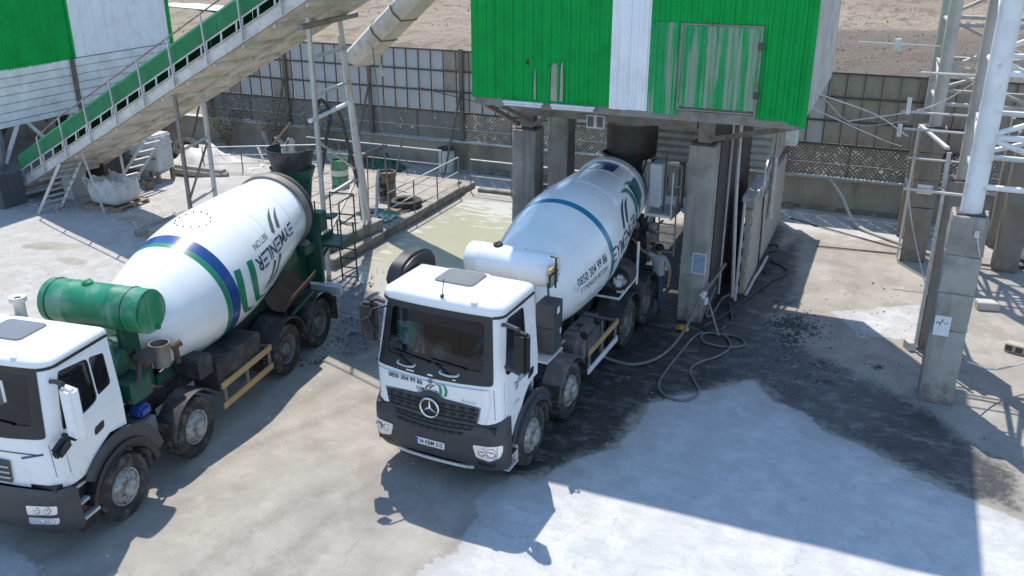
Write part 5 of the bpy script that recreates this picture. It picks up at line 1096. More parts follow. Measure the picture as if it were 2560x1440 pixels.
    if C_: D.lathe(m1 := MB(), [(xb + .10, float(np.interp(xb + .10, px_, pr_)) + .004), (xb, float(np.interp(xb, px_, pr_)) + .006), (xb - .09, float(np.interp(xb - .09, px_, pr_)) + .004)], 84); B(m1, 'drum_stripe', 'teal', smooth=40)
    else:
        for x0_, x1_, m_ in ((xb + .17, xb + .055, 'logo_green'), (xb + .05, xb - .19, 'blue')):
            D.lathe(m1 := MB(), [(x, float(np.interp(x, px_, pr_)) + .005) for x in np.linspace(x0_, x1_, 4)], 84); B(m1, 'drum_stripe', m_, smooth=40)
    for x in (-2.28, -5.18, -6.2):
        D.lathe(m1 := MB(), [(x + .012, float(np.interp(x, px_, pr_)) - .002), (x, float(np.interp(x, px_, pr_)) + .006), (x - .012, float(np.interp(x, px_, pr_)) - .002)], 84); B(m1, 'weld_seam', 'drum_white', smooth=60)
    D.lathe(m1 := MB(), [(-6.93, .81), (-6.93, .88), (-7.12, .87), (-7.12, .79)], 72); B(m1, 'roller_ring', 'steel' if not C_ else 'steel_white', smooth=30)
    D.lathe(m1 := MB(), [(-7.26, .76), (-7.26, .80), (-7.36, .79), (-7.36, .72)], 72); B(m1, 'drum_collar', 'steel_dark', smooth=30)
    D.lathe(m1 := MB(), [(-7.40, .69), (-6.9, .60), (-6.6, .0)], 48); B(m1, 'drum_mouth', 'rust')
    D.lathe(m1 := MB(), [(-1.55, .0), (-1.55, .22), (-1.74, .24)], 32); B(m1, 'drive_flange', 'steel_dark')
    if not C_:
        mb = MB()
        for k in range(14):
            t = 2 * math.pi * k / 14; p = D.p(-4.3 + .30 * math.cos(t), .02 + .34 * math.sin(t) / 1.15, .004); n_ = (D.p(-4.3, .02, .5) - D.p(-4.3, .02, 0)).normalized(); mb.tube([p, p + n_ * .02], .014, 6)
        B(mb, 'manhole_bolt', 'steel_dark'); lid = [(-4.3 + .36 * math.cos(t), .02 + .41 / 1.15 * math.sin(t)) for t in np.linspace(0, 6.283, 31)[:-1]]
        B(MB().tube([D.p(x, ph, .001) for x, ph in lid], .007, 5, closed=True), 'manhole_cover', 'drum_white')
        fn = lambda p, q: D.p(-5.28 + p, R(79) + q / 1.08, .007)
        logo(fn, root, .285)
    else:
        fn = lambda p, q: D.p(-4.98 - p, R(89) - q / 1.08, .007); logo(fn, root, .31, sub=None)
        f2 = lambda x0_, ph, of=.007: (lambda p, q: D.p(x0_ - p, R(ph) - q / 1.05, of))
        text('lettering', '0850 304 99 86', .26, f2(-3.22, 80.5), 'logo_dark', root, width=1.12, cut=.07, bold=.004)
        text('lettering', 'EYMENLER BETON', .17, f2(-3.25, 92), 'logo_grey', root, width=1.02, cut=.07)
        mb = MB(); c_ = f2(-2.60, 84); mb.tube([c_(.08 * math.cos(t), .08 * math.sin(t)) for t in np.linspace(0, 6.28, 17)[:-1]], .006, 4, closed=True).tube([c_(-.03, .04), c_(-.02, -.02), c_(.04, -.04)], .01, 4); B(mb, 'phone_mark', 'pale_print')
        for x0_ in (-2.85, -3.25, -3.62): sheet('print_block', [[(-.12, -.11), (.12, -.11), (.12, .11), (-.12, .11)]], f2(x0_, 103, .006), 'pale_print' if False else 'sheet_white', root, .06)
        sheet('print_line', [[(-.5, -.008), (.5, -.008), (.5, .008), (-.5, .008)]], f2(-3.2, 112, .007), 'logo_grey', root, .08)
        for ph0, ph1 in ((-16, 22), (50, 84), (120, 150)): sheet('dark_panel', [[(-.34, R(ph0)), (.33, R(ph0)), (.30, R(ph1)), (-.28, R(ph1))]], lambda p, q: D.p(-6.60 - p, q, .006), 'blue', root, .1)
    # front pedestal with gearbox, tank, rear pedestal with rollers
    B(MB().b6(-1.55, -1.25, -.42, .42, 1.25, 2.25).b6(-1.9, -1.3, -.46, -.38, 1.25, 1.9).b6(-1.9, -1.3, .38, .46, 1.25, 1.9), 'front_pedestal', gm, bev=.02)
    B(MB().lathe([(.0, -.2), (.3, -.18), (.34, 0), (.3, .2), (.22, .25)], tuple(D.c(-1.42)), 'X', 20).tube([(-1.1, .2, 1.75), (-.6, .2, 1.6)], .1, 10), 'gearbox', gm if not C_ else 'steel', smooth=40)
    for sg in (1, -1):
        mb = MB(); mb.prism([(-1.9, 1.24), (-7.3, 1.24), (-7.35, 2.15), (-6.85, 2.2), (-6.3, 1.72), (-1.9, 1.40)], sg * .44, sg * .50, lambda p, q, h: (p, h, q)); B(mb, 'support_frame', gm if not C_ else 'chassis')
        c_ = D.p(-7.02, R(180) - sg * R(38), .115, .87); T_ = Matrix.Translation(c_) @ D.e.to_track_quat('Z', 'Y').to_matrix().to_4x4(); B(MB().lathe([(0, -.1), (.11, -.1), (.11, .1), (0, .1)], T=T_, n=18), 'support_roller', 'steel')
    B(MB().b6(-7.4, -6.9, -.75, .75, 1.9, 2.1).b6(-7.5, -7.38, -.85, .85, 1.1, 2.35), 'rear_pedestal', gm if not C_ else 'chassis', bev=.02)
    tz, tr, tx, tm = (3.07, .31, -1.36, 'white') if C_ else (2.93, .365, -1.38, 'tank_green')
    y0, y1 = (-.72, 1.05) if C_ else (-.88, 1.05)
    e_ = .10 if C_ else .035
    pf2 = [(0, y0)] + [(tr * math.sin(R(k * 22.5)), y0 + e_ * (1 - math.cos(R(k * 22.5)))) for k in range(1, 5)] + [(tr, -.42), (tr + .006, -.4), (tr, -.38), (tr, .38), (tr + .006, .40), (tr, .42)] + [(tr * math.sin(R(90 - k * 22.5)), y1 - e_ * (1 - math.sin(R(90 - k * 22.5 + 0)) if False else (1 - math.cos(R(90 - k * 22.5))))) for k in range(0, 4)] + [(0, y1)]
    B(MB().lathe(pf2, (tx, 0, tz), 'Y', 40), 'water_tank', tm, smooth=45)
    B(MB().lathe([(.09, 0), (.09, .04), (.06, .06), (0, .06)], (tx, -.1, tz + tr - .01), n=16).tube([(tx - .07, -.1, tz + tr + .05), (tx + .07, -.1, tz + tr + .05)], .015, 6), 'filler_cap', tm if not C_ else 'black')
    for yy in (-.5, .5): B(MB().b6(tx - .2, tx + .2, yy - .05, yy + .05, tz - tr - .45, tz - tr + .08).b6(-1.6, -1.2, yy - .04, yy + .04, 1.25, tz - tr - .3), 'tank_bracket', gm, bev=.01)
    # flanks: fuel tank, boxes, side guards
    if C_:
        B(MB().b6(-3.75, -2.3, .62, 1.16, .72, 1.36), 'fuel_tank', 'grey_fender', bev=.13, seg=3)
        for x in (-2.65, -3.4): B(MB().b6(x - .03, x + .03, .60, 1.175, .70, 1.375), 'tank_strap', 'black', bev=.13, seg=3)
        B(MB().lathe([(.07, 0), (.07, .05), (0, .05)], (-2.95, .9, 1.36), n=14), 'tank_cap', 'black')
        B(MB().b6(-1.32, -.62, .78, 1.20, 1.62, 1.66), 'side_shelf', 'galv', bev=.006)
        B(MB().b6(-1.28, -.86, .86, 1.2, 2.18, 2.62).b6(-1.25, -.88, .86, 1.2, 1.70, 2.17).tube([(-1.05, 1.03, 2.62), (-1.05, 1.0, 2.95)], .025, 6), 'control_box', 'grey_plastic', bev=.03)
        B(MB().b6(-1.12, -1.02, 1.20, 1.205, 2.42, 2.54).b6(-1.2, -1.16, 1.2, 1.205, 2.0, 2.1), 'warning_label', 'paper')
        B(MB().b6(-1.30, -.70, .84, .88, 1.70, 2.16).lathe([(.16, -.1), (.16, .1), (0, .1)], (-.75, .75, 2.1), 'Y', 18).tube(spline([(-1.2, 1.1, 1.7), (-1.4, 1.15, 1.5), (-1.6, .9, 1.4), (-1.9, 1.0, 1.5)]), .03, 6), 'hydraulic_block', 'steel', bev=.01)
        t_ = [(-1.02, 1.16, 2.9), (-1.02, 1.16, 3.45), (-1.02, 1.06, 3.46)]; B(MB().tube(t_, .018, 6).b6(-1.2, -.85, 1.10, 1.13, 2.95, 3.18), 'gauge_frame', 'black'); B(MB().b6(-1.18, -.87, 1.132, 1.14, 2.97, 3.16), 'level_gauge', 'paper_green'); B(MB().b6(-1.2, -.85, 1.09, 1.13, 3.2, 3.28), 'tan_strip', 'tan_rail')
        mb = MB(); mb.prism(rpoly([(.58, 3.06), (.42, 3.36), (.05, 3.48), (-.38, 3.46), (-.70, 3.28), (-.74, 2.7), (-.45, 2.7), (-.42, 3.05), (-.1, 3.14), (.3, 3.02)], .2, 5), -1.36, -1.06, lambda p, q, h: (p - .12, h, q)); B(mb, 'air_intake', 'black', bev=.05, seg=3, smooth=50); B(MB().b6(-.78, -.4, -1.3, -.95, 1.3, 2.75), 'intake_duct', 'black', bev=.05)
    else:
        for yy in (-.72, .72):
            mb = MB(); mb.tube([(tx + (tr + .004) * math.cos(t_), yy, tz + (tr + .004) * math.sin(t_)) for t_ in np.linspace(0, 6.283, 33)[:-1]], .012, 5, closed=True); B(mb, 'tank_band', 'truck_green')
        B(MB().lathe([(tr - .02, 1.052), (tr - .05, 1.062), (.0, 1.066)], (tx, 0, tz), 'Y', 32).tube([(tx + .1, 1.07, tz - .2), (tx + .1, 1.07, tz + .22)], .012, 5).b6(tx - .1, tx - .04, 1.05, 1.1, tz - .33, tz - .26), 'tank_end', 'tank_green', smooth=40)
        B(MB().b6(-2.75, -4.2, .55, 1.15, .75, 1.35).b6(-2.3, -2.7, .6, 1.1, 1.2, 1.6), 'tool_box', 'chassis', bev=.04)
        B(MB().b6(-1.2, -.70, .40, 1.0, 1.55, 1.95).lathe([(0, -.25), (.22, -.25), (.26, -.1), (.26, .1), (.2, .25), (0, .25)], (-.95, .45, 2.15), 'Y', 18).b6(-.6, -.36, -.9, .9, 1.3, 2.75), 'hydraulic_pump', 'truck_green', bev=.04)
        B(MB().tube(spline([(-.7, .9, 1.6), (-.9, 1.0, 2.0), (-1.2, .8, 2.3), (-1.3, .5, 2.0)]), .035, 7).tube(spline([(-.6, .6, 1.5), (-.9, .9, 1.75), (-1.5, .9, 1.5)]), .03, 7).lathe([(.14, -.12), (.14, .12), (0, .14)], (-1.15, .95, 2.2), 'X', 16), 'hydraulic_line', 'steel_dark')
        B(MB().lathe([(.0, 0), (.14, 0), (.17, .42), (.155, .42), (.13, .05), (0, .05)], (-1.75, .78, 1.75), n=18), 'additive_can', 'steel', smooth=40)
        B(MB().tube([(-1.95, .85, 2.0), (-2.1, .95, 2.05)], .06, 8).tube([(-2.0, .9, 1.7), (-2.0, .9, 2.0)], .05, 8), 'pipe_stub', 'rust')
        B(MB().b6(-.95, -.62, .78, 1.18, .92, 1.32), 'battery_box', 'grey_fender', bev=.03); B(MB().b6(-.98, -.68, .84, 1.1, 1.33, 1.52), 'fluid_can', 'blue_plastic', bev=.05, seg=2)
        B(MB().tube([(-.40, -.55, 1.3), (-.40, -.55, 3.36)], .085, 12).lathe([(.09, 3.30), (.135, 3.33), (.125, 3.40), (.05, 3.38)], (-.40, -.55, 0), n=14), 'exhaust_stack', 'beige_steel', smooth=40)
        mb = MB(); pts = [D.p(x, R(126), .0, 1.0) for x in (-2.6, -6.6)]; mb.bar((-2.3, .60, 1.42), (-6.7, .62, 2.0), .05, .26); B(mb, 'drum_guard', 'truck_green')
        tr_ = MB(); n = 9; vs = []
        for x, z in ((-5.15, 1.50), (-6.3, 1.72)):
            for k in range(n): t = R(180 + 180 * k / (n - 1)); vs.append((x, 1.0 + .27 * math.cos(t), z + .12 + .27 * math.sin(t)))
        tr_.add(vs, [(k, k + 1, n + k + 1, n + k) for k in range(n - 1)]); tr_.tube([vs[0], vs[n]], .015, 5).tube([vs[n - 1], vs[2 * n - 1]], .015, 5).tube(vs[:n], .015, 5).tube(vs[n:], .015, 5); B(tr_, 'spare_chute', 'rust', smooth=40)
        B(MB().bar((-5.4, 1.0, 1.15), (-5.4, 1.0, 1.4), .04).bar((-6.1, 1.0, 1.3), (-6.1, 1.0, 1.5), .04).bar((-5.3, 1.22, 1.25), (-6.2, 1.22, 1.4), .05), 'chute_rack', 'truck_green')
    for sg in (1, -1):
        for z, m_ in ((.90, 'tan_rail'), (.50, 'steel_white' if C_ else 'tan_rail')):
            B(MB().b6(-4.45, -2.72, sg * 1.17, sg * 1.20, z - .06, z + .06), 'side_rail', m_)
        mb = MB()
        for x in (-2.85, -3.6, -4.40): mb.b6(x - .03, x + .03, sg * 1.13, sg * 1.168, .44, .97)
        for x in (-2.85, -4.40): mb.b6(x - .03, x + .03, sg * .45, sg * 1.13, .9, .95)
        mb.each('rail_post', 'steel', root, world=False)
    # hopper, chute, rear platform, tail
    hz_ = 3.42 if C_ else 3.38; hxx = -7.95
    rim = lambda r, z, k: [(hxx + (k * r * .95) * math.cos(t), r * 1.15 * math.sin(t), z + (.12 * max(0, -math.cos(t)) if r > .6 else 0)) for t in np.linspace(0, 6.283, 33)[:-1]]
    def shell(mb, rs, a0=0, n=32):
        vs = []
        for r, z in rs: vs += rim(r, z, 1)
        return mb.add(vs, [(i * n + j, i * n + (j + 1) % n, (i + 1) * n + (j + 1) % n, (i + 1) * n + j) for i in range(len(rs) - 1) for j in range(n)])
    B(shell(MB(), [(.24, hz_ - .55), (.36, hz_ - .1), (.46, hz_ + .22)]), 'hopper', gm if not C_ else 'steel_dark', smooth=40)
    if not C_:
        n = 32; vs = []
        for k in range(23):
            t = R(-125 + 250 * k / 22)
            for r, z in ((.46, hz_ + .215), (.58, hz_ + .66)): vs.append((hxx + .02 + r * math.cos(t) * .95, r * .92 * math.sin(t), z + (.10 * abs(math.sin(t)) if r > .6 else 0)))
        B(MB().add(vs, [(2 * k, 2 * k + 2, 2 * k + 3, 2 * k + 1) for k in range(22)]).tube([vs[2 * k + 1] for k in range(23)], .016, 5), 'hopper_extension', 'chassis', smooth=40)
    vs = []
    for i, (x, z, w) in enumerate(((-7.75, 2.75, .42), (-8.1, 2.2, .34), (-8.5, 1.6, .24))):
        for k in range(9): t = R(180 + 180 * k / 8); vs.append((x, w * math.cos(t), z + w * math.sin(t)))
    B(MB().add(vs, [(i * 9 + k, i * 9 + k + 1, i * 9 + k + 10, i * 9 + k + 9) for i in range(2) for k in range(8)]), 'discharge_chute', gm if not C_ else 'steel', smooth=40)
    B(MB().b6(-7.62, -7.5, -.55, .55, 2.1, 3.0).bar((-7.5, .5, 2.2), (-7.9, .45, hz_), .07).bar((-7.5, -.5, 2.2), (-7.9, -.45, hz_), .07), 'hopper_frame', gm if not C_ else 'steel_dark')
    pm = 'truck_green' if not C_ else 'steel_white'
    px0, py0, pz0 = (-8.0, .95, 1.95) if not C_ else (-7.6, 1.12, 2.45)
    B(MB().b6(px0 - .38, px0 + .38, py0 - .30, py0 + .30, pz0 - .06, pz0).b6(px0 - .40, px0 + .40, py0 - .32, py0 - .29, pz0 - .1, pz0 + .12).b6(px0 - .4, px0 + .4, py0 + .29, py0 + .32, pz0 - .1, pz0 + .1), 'platform', pm)
    mb = MB(); cr = [(px0 + .37, py0 + .3), (px0 - .37, py0 + .3), (px0 - .37, py0 - .3), (px0 + .37, py0 - .3)]
    for (x, y) in cr: mb.tube([(x, y, pz0), (x, y, pz0 + 1.0)], .018, 6)
    for z in (.5, 1.0): mb.tube([(x, y, pz0 + z) for x, y in cr[:3]], .018, 6)
    B(mb, 'platform_rail', pm)
    lx = px0 - .42
    for s in (-.2, .2): B(MB().tube([(lx - .02, py0 + s, pz0 + .3), (lx - .10, py0 + s, .75 if not C_ else 1.15)], .02, 6), 'ladder_rail', pm)
    for k in range(5 if not C_ else 6): z = (.85 if not C_ else 1.25) + k * .24; B(MB().tube([(lx - .09 + .016 * k, py0 - .2, z), (lx - .09 + .016 * k, py0 + .2, z)], .017, 6), 'rung', pm)
    B(MB().bar((px0 + .2, py0 - .2, pz0 - .05), (-7.45, .5, 1.3), .05).bar((px0 - .2, py0 - .2, pz0 - .05), (-7.45, .5, 1.2), .05), 'platform_strut', pm)
    if C_: B(MB().b6(-7.25, -6.75, 1.0, 1.28, 2.75, 3.75).b6(-7.62, -7.3, 1.0, 1.2, 2.95, 3.5), 'rear_cabinet', 'fence_panel', bev=.03); B(MB().tube([(-7.0, 1.3, 2.6), (-7.0, 1.3, 3.9)], .02, 6).b6(-7.6, -7.35, 1.205, 1.21, 3.05, 3.25), 'cabinet_trim', 'grey_plastic')
    else: B(MB().b6(-7.7, -7.4, .62, .9, 2.3, 2.75).b6(-8.05, -7.75, .7, 1.0, 2.5, 2.56), 'lever_box', 'truck_green', bev=.02)
    B(MB().b6(-7.62, -7.52, -1.2, 1.2, .78, .98).b6(-7.72, -7.62, -1.15, -.6, .75, 1.0).b6(-7.72, -7.62, .6, 1.15, .75, 1.0), 'tail_beam', 'steel_white' if not C_ else 'chassis', bev=.015)
    B(MB().b6(-7.73, -7.722, .65, 1.1, .8, .95).b6(-7.73, -7.722, -1.1, -.65, .8, .95), 'tail_lamp', 'rust')
    B(MB().tube([(-7.55, .9, .6), (-7.95, .9, .58)], .06, 10).b6(-7.6, -7.5, -1.1, 1.1, .42, .55), 'tail_bar', 'beige_steel')
    if C_:
        B(MB().lathe([(.0, -.28), (.27, -.25), (.3, -.1), (.3, .25), (.24, .25), (.24, 0), (0, 0)], (-5.0, 1.02, 1.75), 'X', 22), 'coiled_bin', 'chassis', smooth=40)
        B(MB().b6(-5.2, -4.8, .9, 1.2, 1.35, 1.75), 'white_can', 'paper', bev=.08, seg=2)
        B(MB().tube([(-4.4, 1.2, 1.42), (-5.6, 1.2, 1.5), (-5.6, .6, 1.5)], .025, 6).tube([(-4.4, .6, 1.42), (-4.4, 1.2, 1.42)], .025, 6).tube([(-5.9, 1.1, 1.2), (-5.9, 1.1, 2.2)], .03, 6), 'carrier_frame', 'steel_white')
        B(MB().bar((-7.45, .9, 1.2), (-6.9, 1.0, 2.1), .08).lathe([(.1, -.1), (.12, 0), (.1, .1)], (-7.2, 1.05, 2.15), 'Y', 12).tube([(-7.2, 1.0, 2.1), (-7.6, 1.15, 2.2)], .03, 6).b6(-7.3, -7.1, .9, 1.15, 1.8, 2.0), 'control_levers', 'steel', bev=.01)
    return root
trC = make_truck('C', (-6.13, 12.55, 0), R(-92.37), 'white mixer truck with pale drum and teal stripe, parked under the green tower', 2.40)
trL = make_truck('L', (-11.38, 8.485, 0), R(-83.2), 'white mixer truck with a green water tank and blue striped drum at the left', 2.36)
for o in (TY, RF, RD): bpy.data.objects.remove(o)
# ------------------------------------------------------------------ people
def person(label, loc, rz, J, seated=False, cap=None, shirt='shirt', trousers='jeans', short=True, group=None):
    """one continuous skinned body; J overrides joints (x forward, y left, z up)"""
    P = dict(pel=(0, 0, .95), sp=(0, 0, 1.10), ch=(.01, 0, 1.30), nk=(.0, 0, 1.47), nk2=(.01, 0, 1.53), hd=(.025, 0, 1.62), tp=(.015, 0, 1.71))
    for s, k in ((1, 'l'), (-1, 'r')):
        P.update({k + 'sh': (0, .17 * s, 1.41), k + 'el': (-.03, .24 * s, 1.13), k + 'wr': (.05, .25 * s, .89), k + 'hp': (0, .095 * s, .90), k + 'kn': (.03, .11 * s, .50), k + 'an': (0, .12 * s, .09), k + 'to': (.15, .14 * s, .05)})
    P.update(J); rad = dict(pel=(.135, .16), sp=(.115, .15), ch=(.12, .165), nk=(.062, .062), nk2=(.055, .055), hd=(.088, .078), tp=(.06, .055))
    for k in 'lr': rad.update({k + 'sh': (.07, .065), k + 'el': (.046, .044), k + 'wr': (.03, .026), k + 'hp': (.092, .088), k + 'kn': (.062, .06), k + 'an': (.042, .042), k + 'to': (.034, .042)})
    E_ = [('pel', 'sp'), ('sp', 'ch'), ('ch', 'nk'), ('nk', 'nk2'), ('nk2', 'hd'), ('hd', 'tp')]
    for k in 'lr': E_ += [('ch', k + 'sh'), (k + 'sh', k + 'el'), (k + 'el', k + 'wr'), ('pel', k + 'hp'), (k + 'hp', k + 'kn'), (k + 'kn', k + 'an'), (k + 'an', k + 'to')]
    # hands: palm, four fingers and a thumb
    for k, s in (('l', 1), ('r', -1)):
        w = Vector(P[k + 'wr']); d = (w - Vector(P[k + 'el'])).normalized(); a = Vector((1, 0, 0)) if abs(d.x) < .75 else Vector((0, 0, 1)); a = (a - d * a.dot(d)).normalized(); c = d.cross(a)
        P[k + 'pm'] = tuple(w + d * .06); rad[k + 'pm'] = (.026, .036); E_.append((k + 'wr', k + 'pm'))
        for i, (o, l) in enumerate(((-.03, .062), (-.01, .075), (.01, .07), (.03, .055))):
            P[f'{k}f{i}'] = tuple(w + d * .10 + a * o); P[f'{k}g{i}'] = tuple(w + d * (.10 + l) + a * o + c * .02 * s); rad[f'{k}f{i}'] = rad[f'{k}g{i}'] = (.0095, .0095); E_ += [(k + 'pm', f'{k}f{i}'), (f'{k}f{i}', f'{k}g{i}')]
        P[k + 't0'] = tuple(w + d * .05 + a * -.05); P[k + 't1'] = tuple(w + d * .085 + a * -.062 + c * .015 * s); rad[k + 't0'] = (.012, .012); rad[k + 't1'] = (.0095, .0095); E_ += [(k + 'wr', k + 't0'), (k + 't0', k + 't1')]
    names = list(P); idx = {n: i for i, n in enumerate(names)}
    me = bpy.data.meshes.new('person'); me.from_pydata([P[n] for n in names], [(idx[a], idx[b]) for a, b in E_], [])
    ob = bpy.data.objects.new('person', me); COL.objects.link(ob); md = ob.modifiers.new('s', 'SKIN'); md.use_smooth_shade = True
    for n in names: sv = me.skin_vertices[0].data[idx[n]]; sv.radius = rad[n]; sv.use_root = (n == 'pel')
    ob.modifiers.new('d', 'SUBSURF').levels = 2; bpy.context.view_layer.update()
    m2 = bpy.data.meshes.new_from_object(ob.evaluated_get(bpy.context.evaluated_depsgraph_get())); bpy.data.objects.remove(ob)
    m2.name = 'person'; m2.materials.clear()
    for x in ('skin', shirt, trousers, 'shoe'): m2.materials.append(M[x])
    V = {n: Vector(P[n]) for n in names}
    def near(p):
        best = (9, '')
        for a, b in E_:
            A, B = V[a], V[b]; d = B - A; t = max(0, min(1, (p - A).dot(d) / max(1e-9, d.length_squared))); q = (p - A - d * t).length / (sum(rad[a]) * .25 * (1 - t) + sum(rad[b]) * .25 * t)
            if q < best[0]: best = (q, a, b, t)
        return best
    for f in m2.polygons:
        f.use_smooth = True; b = near(f.center); a_, c_ = b[1], b[2]; k = 1
        if a_ in ('nk', 'nk2', 'hd'): k = 0
        elif a_ in ('lel', 'rel') or a_[1:2] in 'ftg' and len(a_) == 3 or c_[1:] in ('pm', 't0'): k = 0 if short else (1 if a_ in ('lel', 'rel') and b[3] < .9 else 0)
        elif a_[1:] == 'sh': k = 1 if (not short or b[3] < .75) else 0
        elif a_[1:] in ('hp', 'kn') or (a_ == 'pel' and c_[1:] == 'hp') or (a_ == 'pel' and c_ == 'sp' and b[3] < .15): k = 2
        elif a_[1:] == 'an': k = 3
        f.material_index = k
    o = bpy.data.objects.new('person', m2); COL.objects.link(o); o.location = loc; o.rotation_euler = (0, 0, rz); tag(o, label, 'person', group)
    h = Vector(P['hd']); mb = MB()
    mb.lathe([(0, .118)] + [(.100 * math.cos(t), .118 * math.sin(t) if t > 0 else .09 * math.sin(t)) for t in np.linspace(1.4, -.5, 9)], tuple(h + Vector((-.018, 0, .012))), n=20)
    if cap: mb.prism([(.02, -.07), (.14, -.055), (.165, 0), (.14, .055), (.02, .07)], .05, .062, lambda p, q, z: h + Vector((p, q, z)))
    mb.build('cap' if cap else 'hair', cap or 'hair', o, smooth=50, world=False)
    fm = MB(); fm.lathe([(0, -.012), (.012, 0), (0, .012)], tuple(h + Vector((.098, 0, -.012))), n=8); fm.build('nose', 'skin', o, world=False)
    for s in (1, -1):
        MB().lathe([(0, -.009), (.010, 0), (0, .009)], tuple(h + Vector((.080, .032 * s, .014))), n=8).build('eye', 'shoe', o, world=False)
        MB().lathe([(0, -.03), (.016, 0), (0, .03)], tuple(h + Vector((.0, .088 * s, 0))), n=8).build('ear', 'skin', o, world=False)
    MB().box(tuple(h + Vector((.086, 0, -.05))), (.006, .045, .008)).build('mouth', 'rust', o, world=False)
    return o
person('standing man in grey T-shirt and jeans by the concrete column, one arm raised', (-4.62, 19.75, 0), R(248), dict(rel=(.10, -.43, 1.50), rwr=(.16, -.62, 1.70), lel=(-.06, .29, 1.14), lwr=(.0, .31, .88), rsh=(.02, -.19, 1.43), lkn=(.05, .12, .50)))
def at_truck(tr, p):
    y = tr.rotation_euler.z; c, s = math.cos(y), math.sin(y); return (tr.location.x + c * p[0] - s * p[1], tr.location.y + s * p[0] + c * p[1], p[2])
sit = dict(pel=(0, 0, .10), sp=(-.02, 0, .25), ch=(-.02, 0, .46), nk=(-.01, 0, .62), nk2=(.0, 0, .68), hd=(.03, 0, .77), tp=(.02, 0, .86))
for s, k in ((1, 'l'), (-1, 'r')): sit.update({k + 'sh': (0, .18 * s, .56), k + 'el': (.16, .24 * s, .36), k + 'wr': (.36, .15 * s, .42), k + 'hp': (.06, .10 * s, .08), k + 'kn': (.42, .13 * s, .12), k + 'an': (.50, .13 * s, -.28), k + 'to': (.62, .14 * s, -.30)})
person('seated driver in a pale cap behind the windscreen of the truck under the tower', at_truck(trC, (.12, .52, 1.72)), trC.rotation_euler.z, sit, cap='cap', shirt='shirt_blue', short=True)
person('bareheaded driver seen through the open side window of the left truck', at_truck(trL, (.12, .56, 1.74)), trL.rotation_euler.z + .35, sit, shirt='shirt_blue', short=True)
# things in the first cab: green cloth behind the windscreen
t = MB(); n = 9; vs = []
for i in range(n):
    for j in range(n): a, b_ = i / (n - 1), j / (n - 1); vs.append(at_truck(trC, (.86 - .10 * b_ + .03 * math.sin(a * 9 + b_ * 3), -.88 + .42 * a - .10 * a * (1 - b_), 2.28 + .68 * b_ - .05 * a)))
o = t.add(vs, [(i * n + j, i * n + j + 1, (i + 1) * n + j + 1, (i + 1) * n + j) for i in range(n - 1) for j in range(n - 1)]).build('hanging_cloth', 'flag', smooth=60); tag(o, 'green and white cloth hanging behind the windscreen on the passenger side', 'cloth')
o = MB().b6(-.14, .14, -.11, .11, 0, .17).b6(-.10, .10, -.08, .08, .171, .24).build('dashboard_box', 'wood', bev=.02); o.location = at_truck(trC, (.86, -.02, 2.19)); o.rotation_euler = (0, 0, trC.rotation_euler.z); tag(o, 'small brown box standing on the dashboard behind the windscreen', 'box')
# ------------------------------------------------------------------ hoses on the ground
def hose(label, pts, r, m, name='hose', n=8): return tag(MB().tube(spline([(p + (r,))[:3] if len(p) == 2 else p for p in pts], n), r, 8).build(name, m, smooth=60), label, 'hose')
hose('pale hose hanging in a curve from the truck chassis to the standpipe', [(-5.02, 16.1, .95), (-5.05, 16.5, .55), (-5.02, 16.75, .15), (-4.75, 16.75, .055), (-4.3, 16.75, .055), (-3.95, 17.2, .055), (-3.75, 17.9, .10), (-3.62, 18.6, .32), (-3.5, 19.1, .74), (-3.46, 19.2, .82)], .034, 'hose_grey')
hose('long dark hose looping over the wet ground in front of the column', [(-3.33, 19.01), (-3.46, 18.64), (-3.53, 18.0), (-3.61, 17.07), (-3.63, 16.23), (-3.46, 15.8), (-3.11, 15.64), (-2.85, 15.86), (-2.82, 16.21), (-3.02, 16.63), (-3.17, 17.02), (-3.07, 17.45), (-2.76, 17.91), (-2.61, 18.47), (-2.83, 18.99), (-3.19, 19.02), (-3.32, 18.79), (-3.19, 18.49), (-2.79, 18.4), (-2.41, 18.56), (-2.37, 18.83), (-2.64, 19.08), (-3.04, 18.99)], .025, 'hose_grey')
hose('dusty hose running along the block wall to a coil at its far end', [(-2.97, 25.67), (-2.64, 25.82), (-2.54, 25.42), (-2.80, 25.08), (-2.72, 24.53), (-2.41, 24.26), (-2.08, 23.84), (-2.1, 23.39), (-2.34, 22.91), (-2.6, 21.94), (-2.9, 20.74), (-3.10, 19.98), (-3.34, 19.41), (-3.30, 19.1), (-3.03, 19.24), (-2.83, 19.74), (-2.95, 20.36), (-3.1, 21.0)], .028, 'hose_dark')
hose('short pale hose curling at the foot of the block wall', [(-3.15, 21.53), (-3.30, 21.13), (-3.33, 20.15), (-3.42, 19.9), (-3.46, 20.22, .2), (-3.42, 20.7, .5)], .03, 'hose_grey')
hose('straight grey hose lying close against the block wall', [(-2.72, 24.61), (-2.74, 23.59), (-2.78, 22.8), (-2.80, 21.6)], .045, 'hose_pale')
t = MB()
for k in range(26): q = Vector((random.uniform(-2.78, -2.45), random.uniform(21.8, 24.6), .02)); a = random.uniform(0, 6.28); t.tube(spline([q, q + Vector((.12 * math.cos(a), .12 * math.sin(a), .03)), q + Vector((.2 * math.cos(a + .8), .2 * math.sin(a + .8), 0))], 4), .012, 5)
kind(t.build('wire_scrap', 'hose_dark'), 'stuff')
o = MB().tube(spline([(-3.92, 18.95, .05), (-3.80, 18.88, .09), (-3.68, 18.92, .05), (-3.74, 19.02, .07), (-3.9, 19.03, .05)]), .05, 6).build('yellow_rag', 'yellow'); tag(o, 'crumpled yellow rag on the wet ground by the hose', 'rag')
